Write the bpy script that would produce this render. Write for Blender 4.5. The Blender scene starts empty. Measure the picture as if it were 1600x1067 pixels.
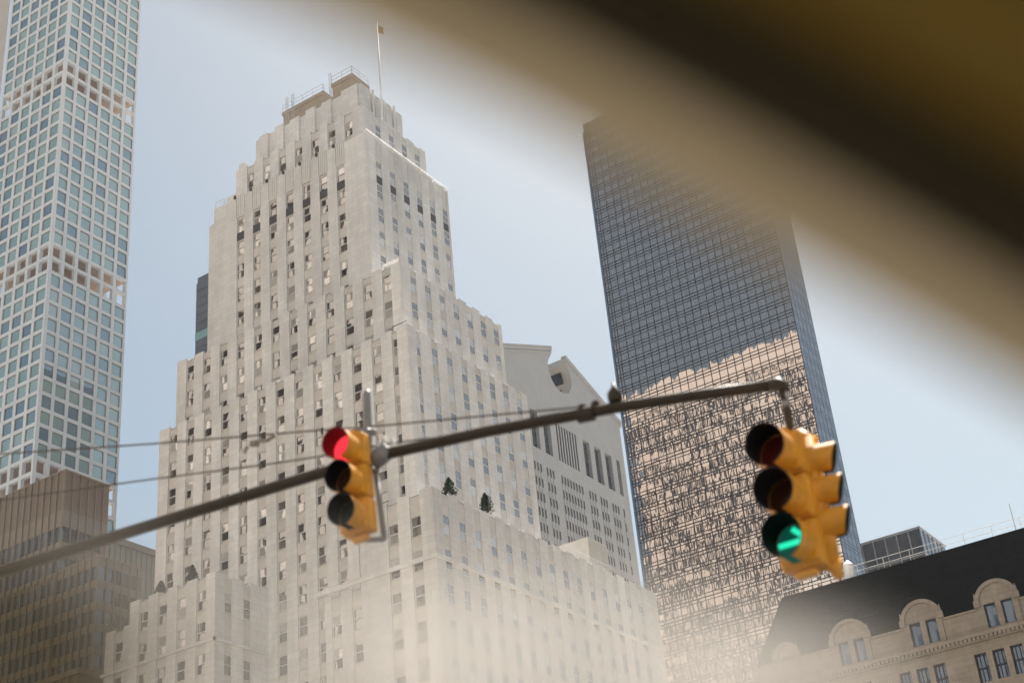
import bpy, bmesh, math, random
from mathutils import Vector, Matrix
random.seed(7)
S = bpy.context.scene
R_ = math.radians
# ------------------------------------------------------------------ camera
cam = bpy.data.cameras.new('camera'); co = bpy.data.objects.new('camera', cam)
S.collection.objects.link(co); S.camera = co
cam.sensor_width = 36; cam.lens = 52.4; cam.clip_start = 0.05; cam.clip_end = 6000
vr = Vector((0.56514, -0.82054, -0.08558)); vu = Vector((-0.36219, -0.33997, 0.86789)); vf = Vector((0.74124, 0.45949, 0.48932))
m = Matrix((vr, vu, -vf)).transposed().to_4x4(); m.translation = (0, 0, 1.5); co.matrix_world = m
cam.dof.use_dof = True; cam.dof.focus_distance = 170; cam.dof.aperture_fstop = 1.7; cam.dof.aperture_blades = 0
# ------------------------------------------------------------------ sky and sun
SUN_AZ = R_(4.0)      # direction to the sun, measured from +X (down the avenue) towards +Y
SUN_EL = R_(60)
W = bpy.data.worlds.new('World'); S.world = W; W.use_nodes = True
nt = W.node_tree; bg = nt.nodes['Background']
sky = nt.nodes.new('ShaderNodeTexSky'); sky.sky_type = 'NISHITA'; sky.sun_disc = False
sky.sun_elevation = SUN_EL; sky.sun_rotation = R_(90) - SUN_AZ
sky.air_density = 1.0; sky.dust_density = 1.8; sky.ozone_density = 0.2
hz = nt.nodes.new('ShaderNodeVectorMath'); hz.operation = 'MULTIPLY'; hz.inputs[1].default_value = (.98, .955, .80)   # one even tint: city air is less violet than the model sky
nt.links.new(sky.outputs[0], hz.inputs[0]); nt.links.new(hz.outputs[0], bg.inputs[0]); bg.inputs[1].default_value = 0.068
sd = bpy.data.lights.new('sun', 'SUN'); sd.energy = 5.0; sd.angle = R_(0.5); sd.color = (1, 0.94, 0.86)
so = bpy.data.objects.new('sun', sd); S.collection.objects.link(so)
sv = Vector((math.cos(SUN_AZ)*math.cos(SUN_EL), math.sin(SUN_AZ)*math.cos(SUN_EL), math.sin(SUN_EL)))
so.rotation_euler = sv.to_track_quat('Z', 'Y').to_euler(); so.location = (0, 0, 500)
S.view_settings.view_transform = 'Standard'; S.view_settings.look = 'None'
S.view_settings.exposure = 1.13; S.view_settings.gamma = 1
S.render.engine = 'CYCLES'
cy = S.cycles; cy.use_denoising = True; cy.max_bounces = 8; cy.diffuse_bounces = 4; cy.glossy_bounces = 4; cy.transparent_max_bounces = 12
cy.sample_clamp_indirect = 6; cy.caustics_reflective = False; cy.caustics_refractive = False
# ------------------------------------------------------------------ materials
MATS = {}
def mat(name, col, rough=0.8, var=0.12, scale=0.6, metal=0.0, bump=0.0, spec=0.3, stretch=None, rand=0.0, coat=0, blocks=None):
    m = bpy.data.materials.new(name); m.use_nodes = True; t = m.node_tree; b = t.nodes['Principled BSDF']
    b.inputs['Roughness'].default_value = rough; b.inputs['Metallic'].default_value = metal
    b.inputs['Specular IOR Level'].default_value = spec
    if coat: b.inputs['Coat Weight'].default_value = coat; b.inputs['Coat Roughness'].default_value = .08
    tc = t.nodes.new('ShaderNodeTexCoord'); mp = t.nodes.new('ShaderNodeMapping')
    geo = t.nodes.new('ShaderNodeNewGeometry')
    t.links.new(geo.outputs['Position'], mp.inputs[0])
    if stretch: mp.inputs['Scale'].default_value = stretch
    n = t.nodes.new('ShaderNodeTexNoise'); n.inputs['Scale'].default_value = scale; n.inputs['Detail'].default_value = 7; n.inputs['Roughness'].default_value = .65
    t.links.new(mp.outputs[0], n.inputs['Vector'])
    mr = t.nodes.new('ShaderNodeMapRange'); mr.inputs[1].default_value = .25; mr.inputs[2].default_value = .75
    mr.inputs[3].default_value = 1-var; mr.inputs[4].default_value = 1+var
    t.links.new(n.outputs[0], mr.inputs[0])
    src = mr.outputs[0]
    if rand:
        oi = t.nodes.new('ShaderNodeObjectInfo'); r2 = t.nodes.new('ShaderNodeMapRange')
        r2.inputs[3].default_value = 1-rand; r2.inputs[4].default_value = 1+rand
        t.links.new(oi.outputs['Random'], r2.inputs[0])
        mu = t.nodes.new('ShaderNodeMath'); mu.operation = 'MULTIPLY'
        t.links.new(src, mu.inputs[0]); t.links.new(r2.outputs[0], mu.inputs[1]); src = mu.outputs[0]
    if blocks:       # coursed masonry: (block length, course height, tone spread)
        sx = t.nodes.new('ShaderNodeSeparateXYZ'); t.links.new(geo.outputs['Position'], sx.inputs[0])
        ad = t.nodes.new('ShaderNodeMath'); t.links.new(sx.outputs[0], ad.inputs[0]); t.links.new(sx.outputs[1], ad.inputs[1])
        cb = t.nodes.new('ShaderNodeCombineXYZ'); t.links.new(ad.outputs[0], cb.inputs[0]); t.links.new(sx.outputs[2], cb.inputs[1])
        bk = t.nodes.new('ShaderNodeTexBrick'); t.links.new(cb.outputs[0], bk.inputs['Vector'])
        bk.inputs['Scale'].default_value = 1; bk.inputs['Brick Width'].default_value = blocks[0]; bk.inputs['Row Height'].default_value = blocks[1]
        bk.inputs['Mortar Size'].default_value = .022; bk.inputs['Mortar Smooth'].default_value = .3
        q_ = blocks[2]; bk.inputs['Color1'].default_value = (1-q_,)*3+(1,); bk.inputs['Color2'].default_value = (1+q_,)*3+(1,); bk.inputs['Mortar'].default_value = (.80,)*3+(1,)
        n2 = t.nodes.new('ShaderNodeTexNoise'); n2.inputs['Scale'].default_value = .11; n2.inputs['Detail'].default_value = 5
        mp2 = t.nodes.new('ShaderNodeMapping'); mp2.inputs['Scale'].default_value = (1, 1, .3); t.links.new(geo.outputs['Position'], mp2.inputs[0]); t.links.new(mp2.outputs[0], n2.inputs['Vector'])
        r3 = t.nodes.new('ShaderNodeMapRange'); r3.inputs[1].default_value = .35; r3.inputs[2].default_value = .65; r3.inputs[3].default_value = .86; r3.inputs[4].default_value = 1.06; t.links.new(n2.outputs[0], r3.inputs[0])
        for o_ in (bk.outputs['Color'], r3.outputs[0]):
            mu = t.nodes.new('ShaderNodeMath'); mu.operation = 'MULTIPLY'; t.links.new(src, mu.inputs[0]); t.links.new(o_, mu.inputs[1]); src = mu.outputs[0]
    mx = t.nodes.new('ShaderNodeVectorMath'); mx.operation = 'SCALE'; mx.inputs[0].default_value = col[:3]
    t.links.new(src, mx.inputs['Scale']); t.links.new(mx.outputs[0], b.inputs['Base Color'])
    if bump:
        bp = t.nodes.new('ShaderNodeBump'); bp.inputs['Strength'].default_value = bump; bp.inputs['Distance'].default_value = .05
        t.links.new(n.outputs[0], bp.inputs['Height']); t.links.new(bp.outputs[0], b.inputs['Normal'])
    MATS[name] = m; return m
def glass(name, refl, cols, amount, wave=0.0, wscale=.5, rough=.02, stretch=(1, 1, 1), fa=.35):
    """coated window glass: mirror-like layer over what stands behind the pane (blinds, dark room), picked per pane"""
    m = bpy.data.materials.new(name); m.use_nodes = True; t = m.node_tree; t.nodes.clear()
    out = t.nodes.new('ShaderNodeOutputMaterial'); mix = t.nodes.new('ShaderNodeMixShader')
    d = t.nodes.new('ShaderNodeBsdfDiffuse'); g = t.nodes.new('ShaderNodeBsdfGlossy')
    g.inputs['Color'].default_value = (*refl, 1); g.inputs['Roughness'].default_value = rough
    oi = t.nodes.new('ShaderNodeObjectInfo'); geo = t.nodes.new('ShaderNodeNewGeometry')
    add = t.nodes.new('ShaderNodeMath'); add.operation = 'ADD'
    t.links.new(oi.outputs['Random'], add.inputs[0]); t.links.new(geo.outputs['Random Per Island'], add.inputs[1])
    fr = t.nodes.new('ShaderNodeMath'); fr.operation = 'FRACT'; t.links.new(add.outputs[0], fr.inputs[0])
    cr = t.nodes.new('ShaderNodeValToRGB'); cr.color_ramp.interpolation = 'CONSTANT'
    e = cr.color_ramp.elements
    for i, (p, c) in enumerate(cols):
        el = e[i] if i < 2 else e.new(p)
        el.position = p; el.color = (*c, 1)
    t.links.new(fr.outputs[0], cr.inputs[0]); t.links.new(cr.outputs[0], d.inputs['Color'])
    lw = t.nodes.new('ShaderNodeLayerWeight'); lw.inputs[0].default_value = .25
    mr = t.nodes.new('ShaderNodeMapRange'); mr.inputs[3].default_value = amount; mr.inputs[4].default_value = min(1, amount+fa)
    t.links.new(lw.outputs['Fresnel'], mr.inputs[0]); t.links.new(mr.outputs[0], mix.inputs[0])
    if wave:
        mp = t.nodes.new('ShaderNodeMapping'); mp.inputs['Scale'].default_value = stretch
        t.links.new(geo.outputs['Position'], mp.inputs[0])
        n = t.nodes.new('ShaderNodeTexNoise'); n.inputs['Scale'].default_value = wscale; n.inputs['Detail'].default_value = 1.5
        cb = t.nodes.new('ShaderNodeCombineXYZ'); ml = t.nodes.new('ShaderNodeMath'); ml.operation = 'MULTIPLY'; ml.inputs[1].default_value = 40
        t.links.new(fr.outputs[0], ml.inputs[0]); t.links.new(ml.outputs[0], cb.inputs[0]); t.links.new(ml.outputs[0], cb.inputs[2])
        va = t.nodes.new('ShaderNodeVectorMath'); t.links.new(mp.outputs[0], va.inputs[0]); t.links.new(cb.outputs[0], va.inputs[1])
        t.links.new(va.outputs[0], n.inputs['Vector'])
        bp = t.nodes.new('ShaderNodeBump'); bp.inputs['Strength'].default_value = 1; bp.inputs['Distance'].default_value = wave
        t.links.new(n.outputs[0], bp.inputs['Height']); t.links.new(bp.outputs[0], g.inputs['Normal'])
    t.links.new(d.outputs[0], mix.inputs[1]); t.links.new(g.outputs[0], mix.inputs[2]); t.links.new(mix.outputs[0], out.inputs[0])
    MATS[name] = m; return m
def emit(name, col, st):
    m = bpy.data.materials.new(name); m.use_nodes = True; t = m.node_tree; b = t.nodes['Principled BSDF']
    b.inputs['Base Color'].default_value = (*[c*.4 for c in col], 1); b.inputs['Emission Color'].default_value = (*col, 1)
    b.inputs['Emission Strength'].default_value = st; b.inputs['Roughness'].default_value = .3
    MATS[name] = m; return m
mat('limestone', (.72, .705, .69), .85, .13, .45, bump=.15, rand=.05, stretch=(1, 1, .22), blocks=(1.5, .75, .05))
mat('limestone_spandrel', (.58, .55, .515), .85, .16, .6, rand=.10)
mat('fluted_stone', (.68, .66, .63), .7, .08, 1.5)
mat('tan_brick', (.40, .335, .27), .9, .14, 1.2)
mat('dark_metal_panel', (.07, .065, .07), .5, .2, 1)
mat('white_sash', (.66, .66, .66), .5, .06, 1)
mat('sill_stone', (.52, .49, .45), .8, .1, 1)
mat('white_concrete', (.66, .665, .68), .7, .05, .25, rand=.03)
mat('core_concrete', (.42, .33, .27), .85, .2, .4)
mat('granite', (.45, .435, .43), .8, .07, .3, rand=.02)
mat('granite_pink', (.42, .385, .35), .8, .08, .4)
mat('bronze_panel', (.21, .168, .13), .55, .12, .3, rand=.08)
mat('bronze_dark', (.20, .15, .115), .6, .15, .3)
mat('bronze_fin', (.28, .225, .17), .45, .1, .5, metal=.2)
mat('mullion_dark', (.035, .035, .045), .5, .15, .5)
mat('office_green', (.24, .24, .20), .6, .2, .2)
mat('slate_slab', (.11, .125, .15), .5, .12, .2)
mat('slate_roof', (.006, .008, .0075), .85, .5, 1.2, bump=.3, spec=.08, rand=.2)
mat('bergdorf_stone', (.27, .235, .20), .85, .2, .8, bump=.3, blocks=(.9, .42, .07))
mat('marble', (.62, .565, .525), .6, .06, .2)
mat('asphalt', (.06, .06, .06), .9, .2, .3)
mat('paving', (.36, .34, .31), .9, .12, .15)
mat('pale_block', (.74, .68, .60), .8, .1, .2)
mat('signal_yellow', (.62, .28, .022), .5, .24, 7, spec=.4)
mat('signal_black', (.008, .008, .008), .5, .2, 10)
mat('galvanised', (.22, .22, .23), .55, .2, 12, metal=.2)
mat('arm_paint', (.034, .025, .017), .5, .3, 9, spec=.3)
mat('cable', (.10, .085, .075), .7, .1, 10)
mat('rail_metal', (.45, .46, .48), .5, .1, 3)
mat('foliage', (.03, .05, .022), .8, .5, 4)
mat('planter', (.75, .74, .72), .7, .1, 3)
mat('flag_cloth', (.6, .36, .24), .8, .1, 2)
mat('white_paint', (.8, .8, .8), .5, .05, 2)
mat('teal_band', (.22, .36, .38), .4, .1, 2)
glass('sash_glass', (.86, .84, .82), [(0, (.05, .045, .04)), (.45, (.14, .12, .10)), (.7, (.42, .40, .37)), (.88, (.60, .58, .55))], .36, wave=.007, wscale=.5)
glass('teal_glass', (.72, .80, .80), [(0, (.28, .40, .385)), (.22, (.34, .46, .43)), (.5, (.24, .35, .34)), (.66, (.11, .18, .24)), (.8, (.16, .24, .28)), (.9, (.40, .47, .44))], .34, wave=.004, wscale=.4)
glass('bronze_glass', (.80, .69, .62), [(0, (.15, .155, .165)), (.5, (.18, .185, .195))], .55, fa=.15, wave=.020, wscale=.62, stretch=(1, 1, .32))
glass('office_glass', (.55, .57, .60), [(0, (.03, .035, .04)), (.4, (.08, .085, .09)), (.7, (.16, .15, .14))], .35, wave=.02, wscale=.5)
glass('tall_glass', (.6, .66, .7), [(0, (.05, .06, .07)), (.5, (.16, .19, .21))], .35)
glass('slit_glass', (.2, .2, .3), [(0, (.006, .006, .018)), (.5, (.012, .012, .03))], .02, fa=.06)
glass('dormer_glass', (.62, .72, .85), [(0, (.05, .085, .145)), (.5, (.07, .105, .17))], .09, fa=.10)
glass('strip_brown', (.25, .22, .22), [(0, (.018, .012, .012)), (.5, (.035, .025, .023))], .03, fa=.04)
glass('blue_glass', (.62, .68, .76), [(0, (.06, .085, .12)), (.5, (.085, .11, .15))], .30)
M = MATS
# ------------------------------------------------------------------ mesh helpers
class MB:
    def __init__(s): s.v = []; s.f = []; s.mi = []
    def quad(s, a, b, c, d, mi=0):
        k = len(s.v); s.v += [tuple(a), tuple(b), tuple(c), tuple(d)]; s.f.append((k, k+1, k+2, k+3)); s.mi.append(mi); return s
    def poly(s, pts, mi=0):
        k = len(s.v); s.v += [tuple(p) for p in pts]; s.f.append(tuple(range(k, k+len(pts)))); s.mi.append(mi); return s
    def box(s, x0, y0, z0, x1, y1, z1, mi=0):
        k = len(s.v)
        s.v += [(x0, y0, z0), (x1, y0, z0), (x1, y1, z0), (x0, y1, z0), (x0, y0, z1), (x1, y0, z1), (x1, y1, z1), (x0, y1, z1)]
        for f in ((0, 3, 2, 1), (4, 5, 6, 7), (0, 1, 5, 4), (1, 2, 6, 5), (2, 3, 7, 6), (3, 0, 4, 7)):
            s.f.append(tuple(k+i for i in f)); s.mi.append(mi)
        return s
    def tube(s, pts, r, n=10, mi=0, cap=True):
        pts = [Vector(p) for p in pts]
        if not isinstance(r, (list, tuple)): r = [r]*len(pts)
        k0 = len(s.v); ref = Vector((0, 0, 1))
        if abs((pts[-1]-pts[0]).normalized().z) > .9: ref = Vector((1, 0, 0))
        for i, p in enumerate(pts):
            d = (pts[min(i+1, len(pts)-1)]-pts[max(i-1, 0)]).normalized()
            a = d.cross(ref).normalized(); b = a.cross(d)
            for j in range(n):
                t = 2*math.pi*j/n; s.v.append(tuple(p+(a*math.cos(t)+b*math.sin(t))*r[i]))
        for i in range(len(pts)-1):
            for j in range(n):
                s.f.append((k0+i*n+j, k0+i*n+(j+1) % n, k0+(i+1)*n+(j+1) % n, k0+(i+1)*n+j)); s.mi.append(mi)
        if cap:
            s.f.append(tuple(k0+j for j in reversed(range(n)))); s.mi.append(mi)
            s.f.append(tuple(k0+(len(pts)-1)*n+j for j in range(n))); s.mi.append(mi)
        return s
    def prism(s, pts, vec, mi=0):
        """closed outline (3D points) extruded by vec"""
        n = len(pts); k = len(s.v); vec = Vector(vec)
        s.v += [tuple(p) for p in pts]+[tuple(Vector(p)+vec) for p in pts]
        s.f.append(tuple(reversed(range(k, k+n)))); s.mi.append(mi)
        s.f.append(tuple(range(k+n, k+2*n))); s.mi.append(mi)
        for i in range(n):
            j = (i+1) % n; s.f.append((k+i, k+j, k+n+j, k+n+i)); s.mi.append(mi)
        return s
    def mesh(s, name, mats, off=(0, 0, 0), smooth=False, fix=False):
        me = bpy.data.meshes.new(name)
        me.from_pydata([(v[0]-off[0], v[1]-off[1], v[2]-off[2]) for v in s.v], [], s.f)
        mats = mats if isinstance(mats, (list, tuple)) else [mats]
        for q in mats: me.materials.append(M[q])
        me.polygons.foreach_set('material_index', s.mi)
        if smooth: me.polygons.foreach_set('use_smooth', [True]*len(s.f))
        if fix:
            b = bmesh.new(); b.from_mesh(me); bmesh.ops.recalc_face_normals(b, faces=b.faces); b.to_mesh(me); b.free()
        me.update(); return me
    def build(s, name, mats, parent=None, smooth=False, fix=False, bevel=0):
        off = parent_origin(parent)
        me = s.mesh(name, mats, off, smooth, fix)
        o = link(name, me, parent)
        if bevel:
            md = o.modifiers.new('bevel', 'BEVEL'); md.width = bevel; md.segments = 2; md.limit_method = 'ANGLE'
        return o
ORI = {}
def parent_origin(p): return ORI.get(p.name, (0, 0, 0)) if p else (0, 0, 0)
def link(name, data, parent=None, loc=None):
    """new object; loc is in world space for parents without rotation"""
    o = bpy.data.objects.new(name, data); S.collection.objects.link(o)
    po = parent_origin(parent)
    if parent: o.parent = parent
    if loc is not None:
        o.location = (loc[0]-po[0], loc[1]-po[1], loc[2]-po[2]); ORI[o.name] = tuple(loc)
    else: ORI[o.name] = po
    return o
def thing(name, label, cat, loc=(0, 0, 0), group=None, kind=None):
    o = link(name, None, None, loc); o.empty_display_size = .5
    o['label'] = label; o['category'] = cat
    if group: o['group'] = group
    if kind: o['kind'] = kind
    return o
# ------------------------------------------------------------------ the setting: ground, road, pavement
g = MB(); g.quad((-3000, -3000, 0), (3000, -3000, 0), (3000, 3000, 0), (-3000, 3000, 0)); o = g.build('ground', 'paving'); o['kind'] = 'structure'
g = MB(); g.quad((-400, -6, .004), (900, -6, .004), (900, 12, .004), (-400, 12, .004)); o = g.build('road', 'asphalt'); o['kind'] = 'structure'
for nm, y0, y1 in (('pavement_east', 12, 18), ('pavement_west', -12, -6)):
    g = MB(); g.box(-400, y0, .002, 900, y1, .14); o = g.build(nm, 'paving'); o['kind'] = 'structure'
# ------------------------------------------------------------------ windows shared by the stone tower
def sash_meshes(w, h, axis):
    """double-hung window: frame, meeting rail and sill; origin at lower middle of the opening; faces -X ('N') or -Y ('W')"""
    def T(u, d, z): return (-d, u, z) if axis == 'N' else (u, -d, z)
    def bx(mb, u0, d0, z0, u1, d1, z1, mi=0):
        a = T(u0, d0, z0); b = T(u1, d1, z1)
        mb.box(min(a[0], b[0]), min(a[1], b[1]), z0, max(a[0], b[0]), max(a[1], b[1]), z1, mi)
    f = MB(); t = .075; hw = w/2
    bx(f, -hw, 0, 0, -hw+t, .11, h); bx(f, hw-t, 0, 0, hw, .11, h)
    bx(f, -hw+t, 0, h-t, hw-t, .11, h); bx(f, -hw+t, 0, 0, hw-t, .11, t)
    bx(f, -hw+t, 0, h*.5-.045, hw-t, .13, h*.5+.045)
    bx(f, -hw-.06, 0, -.13, hw+.06, .22 if axis == 'N' else .10, -.005, 1)
    fr = f.mesh('window', ['white_sash', 'sill_stone'])
    panes = []
    rng = random.Random(int(w*100)+ord(axis))
    for k in range(7):
        p = MB()
        for z0, z1 in ((t, h*.5-.045), (h*.5+.045, h-t)):
            a, b = rng.uniform(-1, 1)*.010, rng.uniform(-1, 1)*.012
            q = []
            for u, z in ((-hw+t, z0), (hw-t, z0), (hw-t, z1), (-hw+t, z1)):
                q.append(T(u, .05+a*u/hw+b*(z-z0)/(z1-z0), z))
            if axis == 'N': q.reverse()
            p.quad(*q)
        panes.append(p.mesh('pane', 'sash_glass'))
    return fr, panes
WCACHE = {}
WCOUNT = [0]
def add_window(root, axis, u, plane, ztop, w, h, spill=None):
    """u = middle of the opening along the face"""
    key = (round(w, 2), round(h, 2), axis)
    if key not in WCACHE: WCACHE[key] = sash_meshes(w, h, axis)
    fr, panes = WCACHE[key]
    loc = (plane, u, ztop-h) if axis == 'N' else (u, plane, ztop-h)
    if spill is not None:
        pm = random.choice(panes)
        for src, dst in ((fr, spill[0]), (pm, spill[1])):
            for p in src.polygons:
                k = len(dst.v); dst.v += [tuple(Vector(src.vertices[i].co)+Vector(loc)) for i in p.vertices]
                dst.f.append(tuple(range(k, k+len(p.vertices)))); dst.mi.append(p.material_index)
        return
    WCOUNT[0] += 1
    o = link('window', fr, root, loc)
    link('pane', random.choice(panes), o, loc)
# ------------------------------------------------------------------ stone setback tower
K = .8
def zz(z): return 1.5+(z-1.5)*K
def k3(x, y, z): return (x*K, y*K, zz(z))
st = thing('stone_tower', 'pale limestone office tower stepping back in tiers to a tan roof block', 'building', (150*K, 110*K, 0))
spill = (MB(), MB()); SPN = [0]; SPREST = MB()
ROWS = [85.75+4.62*k for k in range(-8, 15)]
def NCOL(k): return 113.35+3.75*k        # left edge of the opening (larger y is left in the view from the plaza)
def WCOL(k): return 152.0+3.68*k
def tier(x0, x1, y0, y1, zb, zt, ncols, wcols, rows, wrows=None, cren=.55, nw=1.72, ww=1.35, wh=2.85, prow=.40, merlon=True, spill_=None):
    """x0,y0 = planes of the pilaster fronts; core sits behind them; all in survey units scaled by K"""
    r = .38; rw = .17     # recess of the bays behind the pilaster fronts, survey units
    w = MB(); w.box((x0+r)*K, (y0+rw)*K, max(zz(zb), 0), x1*K, y1*K, zz(zt-.35)); 
    wrows = rows if wrows is None else wrows
    # bays and pilasters, north
    def strip(axis, lefts, width, lo, hi, rowsx):
        edges = []
        for c in lefts: edges.append((c-width(c), c) if axis == 'N' else (c, c+width(c)))
        edges.sort(); cur = lo; piers = []
        for a, b in edges:
            if a > cur+.05: piers.append((cur, a))
            cur = b
        if hi > cur+.05: piers.append((cur, hi))
        for a, b in piers:
            p = MB(); top = zz(zt+random.uniform(-.05, .12))
            if axis == 'N': p.box(x0*K, a*K, max(zz(zb), 0), (x0+r-.004)*K, b*K, top)
            else: p.box(a*K, y0*K, max(zz(zb), 0), b*K, (y0+rw-.004)*K, top)
            if axis == 'N' and abs(a-lo) < 1e-6:      # corner pier wraps round
                pass
            p.build('pilaster', 'limestone', st)
        for a, b in edges:
            prev = None
            zs = sorted([z for z in rowsx if zb < z < zt], reverse=True)
            tops = [zt-cren]+[z-wh for z in zs]
            bots = zs+[max(zb, -1.8)]
            for t_, b_ in zip(tops, bots):
                if t_-b_ > .05:
                    SPN[0] += 1; sp = MB() if SPN[0] <= 300 else SPREST
                    if axis == 'N': sp.box((x0+.17)*K, (a+.004)*K, max(zz(b_), 0), (x0+r-.004)*K, (b-.004)*K, zz(t_))
                    else: sp.box((a+.004)*K, (y0+.06)*K, max(zz(b_), 0), (b-.004)*K, (y0+rw-.004)*K, zz(t_))
                    if sp is not SPREST: sp.build('spandrel', 'limestone_spandrel', st)
            for z in zs:
                wd = (b-a)*K; mid = (a+b)/2*K
                pl = (x0+r if axis == 'N' else y0+rw)*K-.004
                add_window(st, axis, mid, pl, zz(z), wd-.02, wh*K, spill_)
    strip('N', ncols[0], ncols[1], y0+rw if wcols else y0, y1, rows)
    if wcols: strip('W', wcols[0], wcols[1], x0+r, x1, wrows)
    # corner block so the two faces meet in a solid pier
    c = MB(); c.box((x0-.0)*K, (y0-.0)*K, max(zz(zb), 0), (x0+r-.004)*K, (y0+rw-.004)*K, zz(zt+.06)); c.build('corner_pier', 'limestone', st)
    # parapet coping on the recessed wall
    for a in ((x0+.2, y0+rw, x0+r+.7, y1), (x0+r+.7, y0+.06, x1, y0+rw+.7)):
        w.box(a[0]*K+.006, a[1]*K+.006, zz(zt-.35)-.01, a[2]*K-.006, a[3]*K-.006, zz(zt-.30))
    w.build('wall', 'limestone', st)
nwid = lambda c: .95 if c < 114 else 1.72
wwid = lambda c: .90 if c < 153.5 else 1.55
# main body
tier(150, 181, 110.45, 160.6, 0, 110.4, ([NCOL(k) for k in range(13)], nwid), ([WCOL(k) for k in range(1, 8)]+[152.0], wwid), [z for z in ROWS if 58 < z < 109], [z for z in ROWS if 80 < z < 109])
tier(153.3, 180.4, 113.6, 160.5, 105, 124.2, ([NCOL(k) for k in range(1, 13)], nwid), ([WCOL(k)+.1 for k in range(1, 8)], lambda c: 1.55), [z for z in ROWS if 109 < z < 123])
tier(157.1, 180, 121.9, 156.3, 118, 155.0, ([NCOL(k) for k in range(4, 11)], lambda c: 1.72), ([WCOL(k)+.15 for k in range(2, 8)], lambda c: 1.55), [z for z in ROWS if 121 < z < 151])
tier(159.65, 177.5, 124.4, 153.6, 150, 163.5, ([NCOL(k) for k in range(4, 11)], lambda c: 1.72), ([WCOL(k)+.1 for k in range(3, 7)], lambda c: 1.5), [161.5], wh=3.1)
# corner pavilion lower down, its base course, and the north wing
tier(147.1, 207, 105.8, 118.4, 0, 82.3, ([109.7, 113.5], lambda c: 1.72), ([149.1+3.68*k for k in range(0, 15)], lambda c: 1.5), [79.0, 74.2, 69.4, 64.6, 59.8], [79.0, 74.2, 69.4, 64.6, 59.8, 55.0])
b = MB(); b.box(146.75*K, 105.45*K, zz(72.3), 206*K, 105.79*K, zz(72.9)); b.box(146.75*K, 105.795*K, zz(72.3), 147.09*K, 126*K, zz(72.9)); b.build('string_course', 'limestone', st)
tier(148.6, 150.2, 118.5, 126, 0, 72.8, ([121.2, 124.9], lambda c: 1.72), None, [69.8, 65.2])
tier(139.4, 150.4, 137.5, 154.0, 0, 77.4, ([141.0+3.72*k for k in range(4)], lambda c: 1.8), ([141.2, 144.9], lambda c: 1.5), [75.4, 70.9, 66.5], [74.9, 66.2])
tier(139.6, 150.5, 154.1, 159.0, 0, 74.2, ([157.2], lambda c: 1.8), None, [72.3, 67.3])
b = MB(); b.box(139.1*K, 137.2*K, zz(67.7), 139.39*K, 159.2*K, zz(68.1)); b.box(139.1*K, 137.2*K, zz(67.7)+.0, 149*K, 137.49*K, zz(68.1)); b.build('string_course', 'limestone', st)
o = SPREST.build('lower_spandrel', 'limestone_spandrel', st); o['kind'] = 'stuff'
# step blocks on the left shoulder
for a in ((159.7, 153.7, 150, 177, 155.9, 158.8), (157.2, 156.4, 120, 178, 157.6, 152.2), (160.3, 152.0, 160, 174, 153.55, 165.2)):
    b = MB(); b.box(a[0]*K, a[1]*K, zz(a[2]), a[3]*K, a[4]*K, zz(a[5])); b.build('step_block', 'limestone', st, bevel=.05)
# fluted panels and dark metal spandrels at the head of the shaft
for k in range(4, 11):
    a = NCOL(k)-1.72; b_ = NCOL(k)
    p = MB()
    for j in range(4):
        y0 = a+.05+j*.41; p.box(157.03*K, y0*K, zz(150.7), 157.20*K, (y0+.33)*K, zz(155.35))
    p.box(157.0*K, (a-.12)*K, zz(150.75), 157.09*K, (a-.02)*K, zz(155.0)); p.box(157.0*K, (b_+.02)*K, zz(150.75), 157.09*K, (b_+.12)*K, zz(155.0))
    p.build('fluted_panel', 'fluted_stone', st)
    p = MB(); p.box(157.10*K, (a+.02)*K, zz(145.95), 157.165*K, (b_-.02)*K, zz(147.5)); p.build('metal_spandrel', 'dark_metal_panel', st)
for k in range(2, 8):
    a = WCOL(k)+.15
    p = MB()
    for j in range(3):
        x0 = a+.04+j*.43; p.box(x0*K, 121.90*K, zz(150.7), (x0+.34)*K, 122.0*K, zz(155.3))
    p.build('fluted_panel', 'fluted_stone', st)
    p = MB(); p.box((a+.02)*K, 121.91*K, zz(145.95), (a+1.53)*K, 121.955*K, zz(147.5)); p.build('metal_spandrel', 'dark_metal_panel', st)
# metal gutter edge of the shaft on the avenue side and conductor heads
b = MB(); b.tube([k3(157.0, 121.75, 155.35), k3(180, 121.75, 155.35)], .09, 6); b.build('gutter', 'white_paint', st)
for k in range(4, 11):
    b = MB(); y = NCOL(k)+.15; b.box(156.75*K, y*K, zz(154.9), 157.09*K, (y+.35)*K, zz(155.5)); b.build('drain_head', 'dark_metal_panel', st)
# crown
b = MB(); b.box(161.2*K, 126.1*K, zz(160), 173.4*K, 150.2*K, zz(169.4)); b.build('crown_wall', 'limestone', st)
for i, y in enumerate((126.1, 130.6, 134.3, 138.0, 141.7, 145.4)):
    b = MB(); b.box(160.75*K, (y+(1.5 if i else 0))*K, zz(160), 161.195*K, (y+3.6)*K, zz(169.75-.25*(i % 2))); b.build('crown_rib', 'limestone', st)
for i, x in enumerate((161.2, 164.2, 167.2, 170.2)):
    b = MB(); b.box((x+(.9 if i else 0))*K, 125.65*K, zz(160), (x+2.6)*K, 126.095*K, zz(169.8-.25*(i % 2))); b.build('crown_rib', 'limestone', st)
    if i:
        b = MB(); b.box((x+.1)*K, 125.5*K, zz(164), (x+.5)*K, 126.0*K, zz(169.9+.4*(i % 2))); b.build('crown_fin', 'fluted_stone', st)
b = MB(); b.box(162.5*K, 128.5*K, zz(169), 167*K, 133*K, zz(174.0)); b.box(162.3*K, 128.3*K, zz(173.5), 167.2*K, 133.2*K, zz(174.25)); b.build('roof_block', 'tan_brick', st)
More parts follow.
